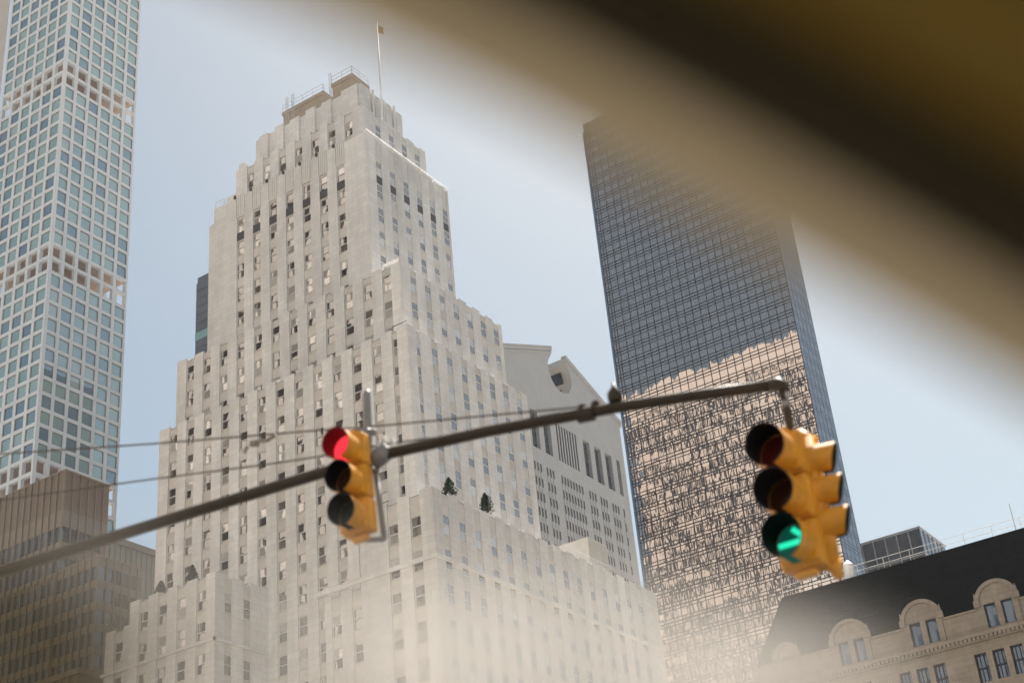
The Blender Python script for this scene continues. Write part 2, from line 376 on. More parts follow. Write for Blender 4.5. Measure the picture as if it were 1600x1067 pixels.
b = MB(); b.box(164*K, 136.4*K, zz(169), 170*K, 146*K, zz(175.2)); b.box(163.8*K, 136.2*K, zz(174.7), 170.2*K, 146.2*K, zz(175.45)); b.build('roof_block', 'tan_brick', st)
def railing(pts, h, name, parent, r=.035, mats='rail_metal', step=1.6):
    mb = MB()
    for a, b in zip(pts[:-1], pts[1:]):
        a = Vector(a); b = Vector(b); n = max(1, int((b-a).length/step))
        for t in (1, .5): mb.tube([a+Vector((0, 0, h*t)), b+Vector((0, 0, h*t))], r, 5)
        for i in range(n+1):
            p = a.lerp(b, i/n); mb.tube([p, p+Vector((0, 0, h))], r, 5)
    return mb.build(name, mats, parent)
railing([k3(162.4, 133, 174.25), k3(162.4, 128.4, 174.25), k3(167, 128.4, 174.25)], 1.3, 'railing', st)
railing([k3(163.9, 146, 175.45), k3(163.9, 136.3, 175.45), k3(168, 136.3, 175.45)], 1.3, 'railing', st)
for y in (133.3, 142.2, 143.6):
    mb = MB()
    for s_ in (0, .5): mb.tube([k3(162.6, y+s_, 170), k3(162.6, y+s_, 177.2)], .04, 5)
    for j in range(14): mb.tube([k3(162.6, y, 170.2+j*.5), k3(162.6, y+.5, 170.2+j*.5)], .03, 5)
    mb.build('roof_ladder', 'rail_metal', st)
railing([k3(157.3, 156.2, 155.1), k3(157.3, 154, 155.1)], 1.1, 'railing', st)
railing([k3(153.6, 113.9, 124.2), k3(153.6, 117, 124.2)], .5, 'railing', st, r=.06, mats='white_paint', step=3)
b = MB(); b.tube([k3(150.1, 110.6, 110.9), k3(150.1, 113.2, 110.9)], .05, 6); b.build('gutter', 'dark_metal_panel', st)
# back of the tower (seen mirrored in the glass tower): rows of windows
b = MB()
for x, y0, y1, z0, z1 in ((181, 112, 160, 60, 110), (180.4, 115, 160, 111, 124), (180, 123, 156, 125, 154)):
    y = y0+1.5
    while y < y1-2:
        z = z0
        while z < z1-2.9:
            b.box(x*K+.001, y*K, zz(z), x*K+.06, (y+1.7)*K, zz(z+2.8)); z += 4.62
        y += 3.75
o = b.build('rear_window', 'office_glass', st); o['kind'] = 'stuff'
# bulkhead of the lower roof behind the pavilion
b = MB(); b.box(190*K, 107.5*K, zz(76), 195.9*K, 114.9*K, zz(87.9)); b.build('bulkhead', 'sill_stone', st, bevel=.06)
railing([k3(180, 106.3, 82.4), k3(206, 106.3, 82.4)], .9, 'railing', st, r=.03)
# flagpole with its flag on the roof
fp = thing('flagpole', 'thin pale flagpole standing on the roof of the limestone tower', 'flagpole', k3(166.5, 127.4, 169))
fx, fy = 166.2, 125.1
b = MB(); b.tube([k3(fx, fy, 160), k3(fx, fy, 187)], [.16, .09], 8); b.build('pole', 'white_paint', fp, smooth=True)
b = MB(); b.tube([k3(fx, fy, 187), k3(fx, fy, 187.4)], [.16, .05], 8); b.build('finial', 'white_paint', fp)
fl = thing('flag', 'small drooping orange flag near the top of the flagpole', 'flag', k3(fx, fy, 185))
b = MB(); n = 6
for i in range(n):
    for (t0, t1) in ((i/n, (i+1)/n),):
        def P(t, q): return (fx*K+.25*math.sin(t*9), fy*K-.1-.9*t, zz(186)-1.0*t-1.5*q+.15*math.cos(t*7))
        b.quad(P(t0, 0), P(t1, 0), P(t1, 1-.2*t1), P(t0, 1-.2*t0)); b.quad(*[Vector(p)+Vector((.02, 0, 0)) for p in (P(t0, 1-.2*t0), P(t1, 1-.2*t1), P(t1, 0), P(t0, 0))])
b.build('cloth', 'flag_cloth', fl)
# terrace shrubs
def shrub(loc, h, r, label, seed, group):
    rg = random.Random(seed)
    t = thing('terrace_shrub', label, 'shrub', loc, group)
    b = MB(); b.tube([loc, (loc[0], loc[1], loc[2]+h*.8)], [.07, .02], 6); b.build('trunk', 'bronze_dark', t)
    b = MB()
    for i in range(900):
        q = rg.random()**.8; a = rg.uniform(0, 6.283); rr = r*(1-q)**.7*rg.uniform(.35, 1)*(1+.3*math.sin(a*3+seed))
        c = Vector((loc[0]+rr*math.cos(a), loc[1]+rr*math.sin(a), loc[2]+.15*h+q*h*.9))
        u = Vector((rg.gauss(0, 1), rg.gauss(0, 1), rg.gauss(0, 1))).normalized()*.13; v = u.orthogonal().normalized()*.09
        b.quad(c-u-v, c+u-v, c+u+v, c-u+v)
    b.build('crown', 'foliage', t)
    b = MB(); b.box(loc[0]-.35, loc[1]-.35, loc[2]-.7, loc[0]+.35, loc[1]+.35, loc[2]+.12); b.build('planter', 'planter', t, bevel=.04)
    return t
shrub(k3(152.6, 106.9, 82.6), 2.3, 1.0, 'dark conifer in a pot on the pavilion terrace, nearer the tower corner', 3, 'shrubs on the terraces')
shrub(k3(161.2, 106.9, 82.6), 2.6, .95, 'dark pointed conifer in a pot on the pavilion terrace, farther along the avenue side', 5, 'shrubs on the terraces')
shrub(k3(141, 149.6, 77.8), 1.5, .7, 'small shrub at the left end of the low wing terrace', 8, 'shrubs on the terraces')
shrub(k3(141, 143.5, 77.8), 2.0, .7, 'taller shrub on the low wing terrace, near its corner', 9, 'shrubs on the terraces')
# ------------------------------------------------------------------ white grid tower (far left)
gt = thing('white_grid_tower', 'very tall slender white concrete tower with a square grid of teal windows', 'building', (227, 289.3, 0))
q = .9265; GX, GY, GW = 227.0, 289.3, 28.6
pitch = 5.12*q; bay = 5.1*q; e0 = .72*q; ow = 3.92*q; gap = 1.18*q; beam = 1.14*q
ztop0 = 1.5+(332.1-1.5)*q
dpt = 1.15                                   # depth of the concrete grid
levels = [ztop0+pitch*k for k in range(-36, 16)]     # top of each opening
OPEN = {0, -1, -14, -15, -28, -29}
for axis in 'NW':
    us = [0]+[e0+ow+i*bay for i in range(5)]+[GW-e0]
    for i in range(7):
        a = us[i]; b_ = e0 if i == 0 else (a+gap if i < 6 else GW)
        b_ = e0 if i == 0 else (GW if i == 6 else a+gap)
        c = MB()
        if axis == 'N': c.box(GX, GY+a+(0 if i else 0), 0, GX+dpt, GY+b_, levels[-1]+3)
        else:
            if i == 0: a = dpt+.004
            c.box(GX+a, GY, 0, GX+b_, GY+dpt, levels[-1]+3)
        if axis == 'W' and i == 0 and b_ <= a: continue
        c.build('column', 'white_concrete', gt)
    for k, z in enumerate(levels):
        if z < 140: continue
        c = MB()
        if axis == 'N': c.box(GX+.03, GY+e0*.5, z, GX+dpt-.03, GY+GW-e0*.5, z+beam)
        else: c.box(GX+e0, GY+.03, z, GX+GW-e0*.5, GY+dpt-.03, z+beam)
        c.build('beam', 'white_concrete', gt)
oh = pitch-beam
def gwin(axis):
    f = MB(); p = MB(); t = .11; w = ow; h = oh
    def T(u, d, z): return (d, -u, z) if axis == 'N' else (u, d, z)
    def bx(u0, d0, z0, u1, d1, z1):
        a = T(u0, d0, z0); b = T(u1, d1, z1); f.box(min(a[0], b[0]), min(a[1], b[1]), z0, max(a[0], b[0]), max(a[1], b[1]), z1)
    bx(0, 0, 0, t, .25, h); bx(w-t, 0, 0, w, .25, h); bx(t, 0, 0, w-t, .25, t*1.5); bx(t, 0, h-t, w-t, .25, h)
    qv = [T(t, .08, t*1.5), T(w-t, .08, t*1.5), T(w-t, .08, h-t), T(t, .08, h-t)]
    p.quad(*qv)
    return f, p
GWM = {}
for axis in 'NW':
    f, p = gwin(axis); GWM[axis] = (f, p, f.mesh('window', 'mullion_dark'), p.mesh('pane', 'teal_glass'))
slots = []
for k in range(len(levels)):
    kk = k-36
    if kk in OPEN or levels[k] < 140: continue
    for axis in 'NW':
        for i in range(6):
            u = e0+i*bay
            loc = (GX+.30, GY+u+ow, levels[k]-oh) if axis == 'N' else (GX+u, GY+.30, levels[k]-oh)
            slots.append((axis, loc))
slots.sort(key=lambda s: (s[1][2] > 345, s[1][0]**2+s[1][1]**2+s[1][2]**2))
rest_f, rest_p = MB(), MB()
for n, (axis, loc) in enumerate(slots):
    f, p, fm, pm = GWM[axis]
    if n < 330:
        o = link('window', fm, gt, loc); link('pane', pm, o, loc)
    else:
        for s_, d_ in ((f, rest_f), (p, rest_p)):
            k0 = len(d_.v); d_.v += [(v[0]+loc[0], v[1]+loc[1], v[2]+loc[2]) for v in s_.v]; d_.f += [tuple(i+k0 for i in ff) for ff in s_.f]; d_.mi += s_.mi
o = rest_f.build('upper_window', 'mullion_dark', gt); o['kind'] = 'stuff'
o = rest_p.build('upper_pane', 'teal_glass', gt); o['kind'] = 'stuff'
# core and slabs inside
c = MB(); c.box(GX+9, GY+9, 0, GX+GW-7, GY+GW-7, levels[-1]+2); c.build('core', 'core_concrete', gt)
for kk in sorted(OPEN | {1, -13, -27}):
    z = ztop0+pitch*kk-oh
    if kk in (1, -13, -27, -1, -15, -29): 
        c = MB(); c.box(GX+dpt, GY+dpt, z-beam*.9, GX+GW-.3, GY+GW-.3, z-.1); c.build('floor_slab', 'core_concrete', gt)
# opposite faces: columns so that the open floors show sky between them
for i in range(7):
    u = min(us[i], GW-e0)
    c = MB(); c.box(GX+u, GY+GW-1, 0, GX+u+gap, GY+GW, levels[-1]+3)
    if i: c.build('column', 'white_concrete', gt)
    c = MB(); c.box(GX+GW-1, GY+u, 0, GX+GW, GY+u+gap, levels[-1]+3) if i < 6 else None
    if 0 < i < 6: c.build('column', 'white_concrete', gt)
for blk in ((-37, -30), (-27, -16), (-13, -2), (1, 15)):
    z0 = ztop0+pitch*blk[0]-oh; z1 = ztop0+pitch*blk[1]+beam
    c = MB(); c.box(GX+GW-.8, GY+1, max(z0, 0), GX+GW-.2, GY+GW-1, z1); c.box(GX+1, GY+GW-.8, max(z0, 0), GX+GW-.8, GY+GW-.2, z1)
    c.box(GX+1.0, GY+1.0, max(z0, 0), GX+GW-.9, GY+1.1, z1); c.box(GX+1.0, GY+1.1, max(z0, 0), GX+1.1, GY+GW-.9, z1)
    c.build('rear_wall', 'bronze_dark', gt)
# ------------------------------------------------------------------ gabled granite tower
gb = thing('gabled_tower', 'grey granite tower with a broken gable and round notch at its top', 'building', (300, 179, 0))
qs = .716; PY = 179.0
def gz(z): return 1.5+(z-1.5)*qs
cx, hw, cz, rr = 435.3, 42.7, 267.0, 8.1
neck = 5.0
eave = 259.3; peak_z = 261.1+(.39)*(hw-neck)
out = [((cx-hw), 0), ((cx+hw), 0), ((cx+hw), eave), ((cx+hw+.6), eave+1.8), ((cx+neck), peak_z)]
ang0 = math.atan2(math.sqrt(rr*rr-neck*neck), neck)
arc = []
nA = 28
for i in range(nA+1):
    a = ang0-(2*math.pi-2*(math.pi/2-ang0))*i/nA
    arc.append((cx+rr*math.cos(a), cz+rr*math.sin(a)))
prof = out+arc+[((cx-neck), peak_z), ((cx-hw-.6), eave+1.8), ((cx-hw), eave)]
# gable slab with openings behind: front wall made of boxes below the gable, gable as an extruded outline
GZ0 = 243.4
gp = [(x, max(z, GZ0)) for x, z in prof]
gp = [(cx-hw, GZ0), (cx+hw, GZ0)]+prof[2:]
b = MB(); b.prism([(x*qs, PY, gz(z)) for x, z in gp], (0, 26, 0)); b.build('gable', 'granite', gb, fix=True)
# cornice strips following the two slopes
for sgn in (1, -1):
    x0, x1 = cx+sgn*neck, cx+sgn*(hw+.8)
    z0, z1 = peak_z, eave+1.9
    for d, (t0, t1) in ((.55, (0, 1.0)), (.3, (1.25, 2.0))):
        b = MB(); b.prism([(x0*qs, PY-d, gz(z0-t0)), (x1*qs, PY-d, gz(z1-t0)), (x1*qs, PY-d, gz(z1-t1)), (x0*qs, PY-d, gz(z0-t1))], (0, d-.01, 0)); b.build('cornice', 'granite', gb, fix=True)
    b = MB(); b.prism([(x0*qs, PY-.5, gz(z0)+.02), (x1*qs, PY-.5, gz(z1)+.02), (x1*qs, PY-.5, gz(z1)+.7), (x0*qs, PY-.5, gz(z0)+.7)], (0, 1.6, 0)); b.build('coping', 'granite_pink', gb, fix=True)
# lining of the round notch
b = MB()
for i in range(nA):
    (xa, za), (xb, zb) = arc[i], arc[i+1]
    s_ = .97
    f_ = lambda x, z, k: ((cx+(x-cx)*k)*qs, gz(cz+(z-cz)*k))
    A0, B0, A1, B1 = f_(xa, za, .995), f_(xb, zb, .995), f_(xa, za, .93), f_(xb, zb, .93)
    b.prism([(A0[0], PY+.3, A0[1]), (B0[0], PY+.3, B0[1]), (B1[0], PY+.3, B1[1]), (A1[0], PY+.3, A1[1])], (0, 4.5, 0))
b.build('notch_lining', 'granite_pink', gb, fix=True)
b = MB(); b.box((cx-7.5)*qs, PY+10, gz(259.5), (cx+7.5)*qs, PY+11, gz(262.5)); b.box((cx-7.6)*qs, PY+9.9, gz(267), (cx+7.6)*qs, PY+11.2, gz(270)); b.build('notch_wall', 'granite', gb)
for a0, a1, d0, d1 in ((-2, 34, 2.2, 6.2), (-58, -28, 2.6, 4.8)):
    b = MB(); P_ = lambda a, k, d: ((cx+rr*k*math.cos(R_(a)))*qs, PY+d, gz(cz+rr*k*math.sin(R_(a))))
    b.prism([P_(a0, .925, d0), P_(a1, .925, d0), P_(a1, .85, d0), P_(a0, .85, d0)], (0, d1-d0, 0)); b.build('notch_window', 'slit_glass', gb, fix=True)
# shaft core and facade grid
b = MB(); b.box((cx-hw)*qs, PY+1.3, 0, (cx+hw)*qs, PY+26, gz(GZ0)-.01); b.build('shaft', 'granite', gb)
tall = [(cx+o_, w_) for o_, w_ in ((11.4, 4.9), (19.6, 4.9), (27.6, 4.9), (36.2, 2.6))]
tall = [(a, a+w_) for a, w_ in tall]; tall += [(2*cx-b_, 2*cx-a) for a, b_ in tall]; tall.sort()
lou = [(cx-7.4+i*1.86, cx-7.4+i*1.86+1.05) for i in range(8)]
allt = sorted(tall+lou)
def facade(openings, z0, z1, depth, wallname, floor_to=None):
    cur = cx-hw; b = MB()
    for a, b_ in openings+[(cx+hw, None)]:
        if a > cur: b.box(cur*qs, PY, gz(z0), a*qs, PY+1.3-.01, gz(z1))
        cur = b_
    b.build(wallname, 'granite', gb)
facade(allt, 228.2, 243.4, 1.3, 'pier_wall')
for a, b_ in tall:
    p = MB(); p.box(a*qs+.01, PY+1.0, gz(228.2)+.02, b_*qs-.01, PY+1.28, gz(243.4)-.02); w_ = p.build('tall_window', 'tall_glass', gb)
    p = MB()
    for j in range(1, 7): p.box(a*qs+.01, PY+.94, gz(228.2+j*2.17)-.06, b_*qs-.01, PY+.995, gz(228.2+j*2.17)+.06)
    p.box((a+b_)/2*qs-.05, PY+.95, gz(228.3), (a+b_)/2*qs+.05, PY+.993, gz(243.3)); p.build('glazing_bar', 'mullion_dark', w_)
for a, b_ in lou:
    p = MB(); p.box(a*qs+.01, PY+.2, gz(228.2)+.02, b_*qs-.01, PY+1.28, gz(243.4)-.02); p.build('louvre_window', 'slit_glass', gb)
slits = []
for g0, n_ in ((-25.3, 3), (-17.1, 3), (-7.4, 8), (11.8, 3), (19.9, 3), (28.5, 3), (36.7, 1), (-33.6, 3)):
    for j in range(n_): slits.append((cx+g0+j*1.98, cx+g0+j*1.98+1.12))
slits.sort()
nrow = 14; cur_top = 228.2
for r_ in range(nrow):
    zt = 222.4-5.87*r_; zb = zt-3.35
    b = MB(); b.box((cx-hw)*qs, PY, gz(zt)+.001, (cx+hw)*qs, PY+1.29, gz(cur_top)-.001); b.build('spandrel_band', 'granite', gb)
    facade(slits, zb, zt, 1.3, 'pier_wall')
    for a, b_ in slits:
        if a < cx-30: continue
        p = MB(); p.box(a*qs+.01, PY+.14, gz(zb)+.02, b_*qs-.01, PY+1.28, gz(zt)-.02)
        if r_ < 9: p.build('slit_window', 'slit_glass', gb)
    cur_top = zb
b = MB(); b.box((cx-hw)*qs, PY, 0, (cx+hw)*qs, PY+1.29, gz(cur_top)-.001); b.build('spandrel_band', 'granite', gb)
for x in [a for a, _ in slits if a > cx-30]:
    b = MB(); b.box((x-.16)*qs, PY-.12, gz(142), (x-.03)*qs, PY-.002, gz(222.3)); b.build('rib', 'granite', gb)
# ------------------------------------------------------------------ dark glass tower
dk = thing('dark_glass_tower', 'dark mirror glass tower reflecting a sunlit pale building in its lower half', 'building', (233, 82.6, 0))
qd = 1.165; DX = 233.0; DY0, DY1 = 70.89*qd, 103.6*qd; DD = 8.2*qd
def dz(z): return 1.5+(z-1.5)*qd
ZT = dz(172.4); ZB = 0
b = MB(); b.box(DX+.25, DY0+.25, 0, DX+DD, DY1-.3, ZT-.2); b.build('core', 'mullion_dark', dk)
cols = [102.52*qd-(i*1.447)*qd for i in range(23)]      # mullion positions along the wide face
cols = [DY1, 103.05*qd]+cols
cols = [c for c in cols if c > DY0+.3]+[DY0]
fp_ = 2.44*qd
lv = []
z = dz(138.29)+14*fp_
while z > 60: lv.append(z); z -= fp_
def pane_quad(mb, axis, u0, u1, z0, z1, plane, rg, amp):
    a, b_ = rg.gauss(0, amp), rg.gauss(0, amp); hu, hz = (u1-u0)/2, (z1-z0)/2
    q = []
    for su, sz in ((-1, -1), (1, -1), (1, 1), (-1, 1)):
        d = a*su*hu+b_*sz*hz
        q.append((plane+d, u0+hu+su*hu, z0+hz+sz*hz) if axis == 'N' else (u0+hu+su*hu, plane+d, z0+hz+sz*hz))
    if axis == 'N': q.reverse()
    mb.quad(*q)
rg = random.Random(11)
glz = MB(); side = MB(); npane = 0; big = []
for top in lv:
    bands = [(top-.58*qd, top), (top-1.11*qd, top-.58*qd), (top-fp_, top-1.11*qd)]
    for bi, (z0, z1) in enumerate(bands):
        if z0 > ZT: continue
        for c1, c0 in zip(cols[:-1], cols[1:]):
            big.append(('N', c0+.03, c1-.03, z0+.03, min(z1, ZT)-.03, bi))
        nW = 5
        for i in range(nW):
            x0 = DX+DD*i/nW; x1 = DX+DD*(i+1)/nW
            big.append(('W', x0+.03, x1-.03, z0+.03, min(z1, ZT)-.03, bi))
for ax, u0, u1, z0, z1, bi in big:
    plane = DX if ax == 'N' else DY0
    if ax == 'W':
        pane_quad(side, ax, u0, u1, z0, z1, plane, rg, .0015); continue
    if ax == 'N' and bi == 2 and u1-u0 > 1.2 and dz(84) < z0 < dz(128) and npane < 330:
        p = MB(); pane_quad(p, ax, u0, u1, z0, z1, plane, rg, .0015); p.build('pane', 'bronze_glass', dk); npane += 1
    else: pane_quad(glz, ax, u0, u1, z0, z1, plane, rg, .0015)
o = glz.build('curtain_wall', 'bronze_glass', dk); o['kind'] = 'stuff'
o = side.build('side_curtain_wall', 'blue_glass', dk); o['kind'] = 'stuff'  # blue tint stands in for the west sky mirrored on this side
for c in cols:
    b = MB(); b.box(DX-.10, c-.05, 55, DX+.2, c+.05, ZT+.1); b.build('mullion', 'mullion_dark', dk)
for i in range(1, 6):
    x = DX+DD*i/5; b = MB(); b.box(x-.05, DY0-.02, 55, x+.05, DY0+.2, ZT+.1); b.build('mullion', 'mullion_dark', dk)
for top in lv:
    for dzz, t in ((0, .06), (.58*qd, .085), (1.11*qd, .05)):
        zc = top-dzz
        if zc > ZT: continue
        b = MB(); b.box(DX-.07, DY0-.005, zc-t, DX+.19, DY1, zc+t); b.build('transom', 'mullion_dark', dk)
        b = MB(); b.box(DX+.192, DY0-.015, zc-t*.7, DX+DD, DY0+.19, zc+t*.7); b.build('transom', 'mullion_dark', dk)
# narrow return on the left edge
b = MB(); b.box(DX+.02, DY1+.004, 0, DX+1.2, DY1+.55, ZT-2); b.build('edge_return', 'blue_glass', dk)
# ------------------------------------------------------------------ marble tower left of the view (its corner at the frame's left edge; mirrored in the glass tower)
mt = thing('marble_tower', 'tall pale marble tower with dark window strips, its edge at the upper left corner', 'building', (65, 119, 0))
MX0, MX1, MY0, MY1, MH = 44.0, 85.0, 120.0, 196.0, 216.5
b = MB(); b.box(MX0, MY0+.4, 0, MX1-.4, MY1, MH); b.build('wall', 'marble', mt)
rest = MB(); wl = MB()
y = MY0+.2; i = 0
rg = random.Random(5)
while y < MY1-1:
    b = MB(); b.box(MX1-.395, y, 0, MX1+.10, y+1.05, MH-.5); b.build('pier', 'marble', mt)
    z = MH-9-rg.random()*4
    while z > 20:
        l_ = rg.uniform(4, 22); o_ = rg.uniform(0, .35); wl.box(MX1-.396, y+1.06+o_, z-l_, MX1-.30, y+2.79, z); z -= l_+rg.uniform(1.2, 4.5)
    y += 2.8
b = MB(); b.box(MX1-.39, MY0+.1, MH-8, MX1+.3, MY1, MH+.2); b.build('crown_band', 'marble', mt)
o = wl.build('strip_window', 'strip_brown', mt); o['kind'] = 'stuff'
x = MX0+.5; wl = MB()
while x < MX1-1:
    b = MB(); b.box(x, MY0-.25, 0, x+1.5, MY0+.395, MH-.5); b.build('pier', 'marble', mt)
    z = MH-9
    while z > 20 and x < MX1-3: wl.box(x+1.51, MY0+.25, z-2.3, x+2.75, MY0+.396, z); z -= 3.75
    x += 2.8
wl.box(MX1-3.2, MY0+.25, 20, MX1-.42, MY0+.396, MH-8)
o = wl.build('strip_window', 'slit_glass', mt); o['kind'] = 'stuff'
# ------------------------------------------------------------------ brown office building, lower left
bo = thing('brown_office_building', 'brown bronze-clad office block with vertical fins and window bands at lower left', 'building', (150, 173, 0))
def brown(X, X1, Y0, Y1, zt, bands, fin, wpanes):
    """bands: (z0, z1, kind) from the top; kind p=panel, l=light panel, w=window"""
    b = MB(); b.box(X+.2, Y0+.2, 0, X1, Y1, zt-.1); b.build('core', 'bronze_dark', bo)
    b = MB(); b.box(X-.12, Y0-.12, zt-.12, X1+.1, Y1+.1, zt+.15); b.build('coping', 'bronze_fin', bo)
    ys = []; y = Y0
    while y < Y1: ys.append(y); y += fin
    for y in ys:
        b = MB(); b.box(X-.28, y-.05, 30, X+.02, y+.05, zt); b.build('fin', 'bronze_fin', bo)
    xs = []; x = X+fin
    while x < X1: xs.append(x); x += fin
    for x in xs:
        b = MB(); b.box(x-.05, Y0-.24, 30, x+.05, Y0+.02, zt); b.build('fin', 'bronze_fin', bo)
    for z0, z1, kd in bands:
        if kd == 'w':
            for y in ys[:24]:
                b = MB(); b.box(X+.10, y+.06, z0+.01, X+.195, y+fin-.06, z1-.01); b.build('pane', 'office_glass', bo)
            if wpanes:
                for x in [X+.05]+xs[:-1]:
                    b = MB(); b.box(x+.06, Y0+.1, z0+.01, x+fin-.06, Y0+.195, z1-.01); b.build('pane', 'office_glass', bo)
        else:
            mt_ = 'bronze_panel' if kd == 'p' else 'bronze_light'
            b = MB(); b.box(X, Y0+.02, z0, X+.196, Y1, z1-.004); b.build('panel_band', mt_, bo)
            b = MB(); b.box(X+.2, Y0, z0, X1, Y0+.196, z1-.004); b.build('panel_band', 'bronze_dark' if kd == 'p' else 'bronze_side', bo)
mat('bronze_light', (.25, .21, .165), .55, .1, .3)
mat('bronze_side', (.22, .195, .17), .6, .1, .3)
bands = [(103.9, 111, 'p'), (101.0, 103.9, 'l'), (98.3, 101.0, 'w'), (95.8, 98.3, 'l'), (93.2, 95.8, 'w'), (80, 93.2, 'l')]
brown(150, 159.5, 182.6, 232, 111, bands, 1.63, True)
bands = [(91.2, 92.8, 'l')]; z = 91.2
for k in range(9): bands += [(z-2.25, z, 'w'), (z-3.55, z-2.25, 'l')]; z -= 3.55
brown(149.6, 158.8, 172.8, 182.4, 92.8, bands, 1.6, True)
b = MB(); b.box(149.6, 182.41, 0, 149.99, 232, 92); b.build('core', 'bronze_dark', bo)
z = 91.2
for k in range(9):
    for j in range(18):
        y = 182.5+j*1.63
        b = MB(); b.box(149.45, y+.06, z-2.25, 149.59, y+1.57, z); b.build('pane', 'office_glass', bo)
    b = MB(); b.box(149.35, 182.42, z-3.55, 149.595, 232, z-2.26); b.build('panel_band', 'bronze_light', bo)
    z -= 3.55
for j in range(19):
    y = 182.5+j*1.63; b = MB(); b.box(149.1, y-.05, 30, 149.36, y+.05, 92); b.build('fin', 'bronze_fin', bo)
# low dark building in front of it
ld = thing('low_dark_building', 'low dark bronze block at the bottom left corner beside the limestone wing', 'building', (120, 142, 0))
b = MB(); b.box(120, 141.2, 0, 128, 185, 60.2); b.build('wall', 'bronze_dark', ld)
b = MB(); b.box(119.7, 140.9, 60.1, 128.2, 185.2, 60.8); b.build('coping', 'bronze_fin', ld)
for j in range(22):
    y = 141.2+j*1.5; b = MB(); b.box(119.72, y, 20, 119.995, y+.1, 60.05); b.build('fin', 'bronze_fin', ld)
for z in (57.5, 54.0, 50.5):
    for j in range(14):
        y = 141.35+j*1.5; b = MB(); b.box(119.9, y, z-2.0, 119.99, y+1.3, z); b.build('pane', 'office_glass', ld)
# ------------------------------------------------------------------ greenish office block behind
go = thing('grey_green_office', 'grey-green office block with metal cornice seen between brown block and limestone tower', 'building', (200, 230, 0))
b = MB(); b.box(196, 230.3, 0, 236, 270, 127.9); b.build('wall', 'office_green', go)
b = MB(); b.box(195.5, 229.7, 127.0, 236.3, 270.3, 128.4); b.build('cornice', 'bronze_side', go)
for j in range(26):
    x = 196+j*1.5; b = MB(); b.box(x, 230.0, 60, x+.12, 230.295, 126.9); b.build('fin', 'office_green', go)
for z in (117, 112.6, 108.2, 103.8):
    for j in range(12):
        x = 206.2+j*1.5; b = MB(); b.box(x, 230.1, z-2.6, x+1.3, 230.29, z); b.build('pane', 'blue_glass', go)
mb = MB()
for a, c_ in (((226, 229, 128.4), (226, 229, 131.5)), ((226, 229, 131.5), (219, 228.5, 133)), ((219, 228.5, 133), (219, 228.5, 130)), ((226, 229, 130), (221, 228.7, 131)), ((221, 228.7, 131), (217, 228.4, 131.6)), ((217, 228.4, 131.6), (217, 228.4, 129.6)), ((219, 228.5, 130), (217, 228.4, 129.6))):
    mb.tube([a, c_], .09, 5)
mb.build('roof_davit', 'mullion_dark', go)
# ------------------------------------------------------------------ slate slab tower
sl = thing('slate_slab_tower', 'dark slate-blue slab tower with a teal stripe behind the limestone tower', 'building', (250, 245, 0))
b = MB(); b.box(250.3, 215, 0, 275, 255.0, 226); b.build('wall', 'slate_slab', sl)
for j in range(36):
    z = 224-j*2.6
    b = MB(); b.box(250, 215, z-2.45, 250.295, 255.1, z); b.build('panel', 'slate_panel' if 'slate_panel' in M else 'slate_slab', sl)
b = MB(); b.box(249.9, 215, 205.8, 249.998, 255.15, 208.2); b.build('teal_stripe', 'teal_band', sl)
# ------------------------------------------------------------------ small glass-topped building at right
gh = thing('glass_penthouse_block', 'glazed rooftop block with white bars right of the dark glass tower', 'building', (260, 77, 0))
b = MB(); b.box(260.3, 76.9+.2, 0, 274, 92, 100.2); b.build('core', 'mullion_dark', gh)
for j in range(7):
    y = 76.7+j*2.33
    for z0, z1 in ((95.4, 100.3), (91.0, 95.2), (86.6, 90.8)):
        b = MB(); b.box(260.1, y+.08, z0, 260.29, y+2.25, z1); b.build('pane', 'office_glass', gh)
    b = MB(); b.box(259.9, y-.08, 60, 260.25, y+.08, 100.5); b.build('mullion', 'rail_metal', gh)
for j in range(6):
    x = 260.3+j*2.3
    b = MB(); b.box(x+.08, 76.9, 86, x+2.2, 77.09, 100.3); b.build('pane', 'blue_glass', gh)
    b = MB(); b.box(x-.07, 76.75, 60, x+.07, 77.0, 100.5); b.build('mullion', 'rail_metal', gh)
for z in (100.5, 95.3, 90.9):
    b = MB(); b.box(259.8, 76.6, z-.1, 260.3, 92.2, z+.1); b.box(260.302, 76.6, z-.1, 274, 76.9, z+.1); b.build('transom', 'rail_metal', gh)
# ------------------------------------------------------------------ dormered building, lower right
db = thing('dormered_building', 'stone building with black slate mansard roof and round-topped dormers at lower right', 'building', (110, 30, 0))
BX = 110.0; BY0, BY1 = 0.0, 48.6
RZ = 42.0; RX = 113.0
b = MB()
rf = [(BX+.4, BY0, 35.6), (BX+.4, BY1, 35.6), (RX, 46.1, RZ), (RX, BY0, RZ)]
b.poly(list(reversed(rf))); b.poly([(BX+.4, BY1, 35.6), (BX+20, BY1, 35.6), (BX+17, 46.1, RZ), (RX, 46.1, RZ)][::-1]); b.poly([(RX, BY0, RZ), (RX, 46.1, RZ), (BX+17, 46.1, RZ), (BX+17, BY0, RZ)][::-1])
roof = b.build('roof', 'slate_roof', db, fix=False)
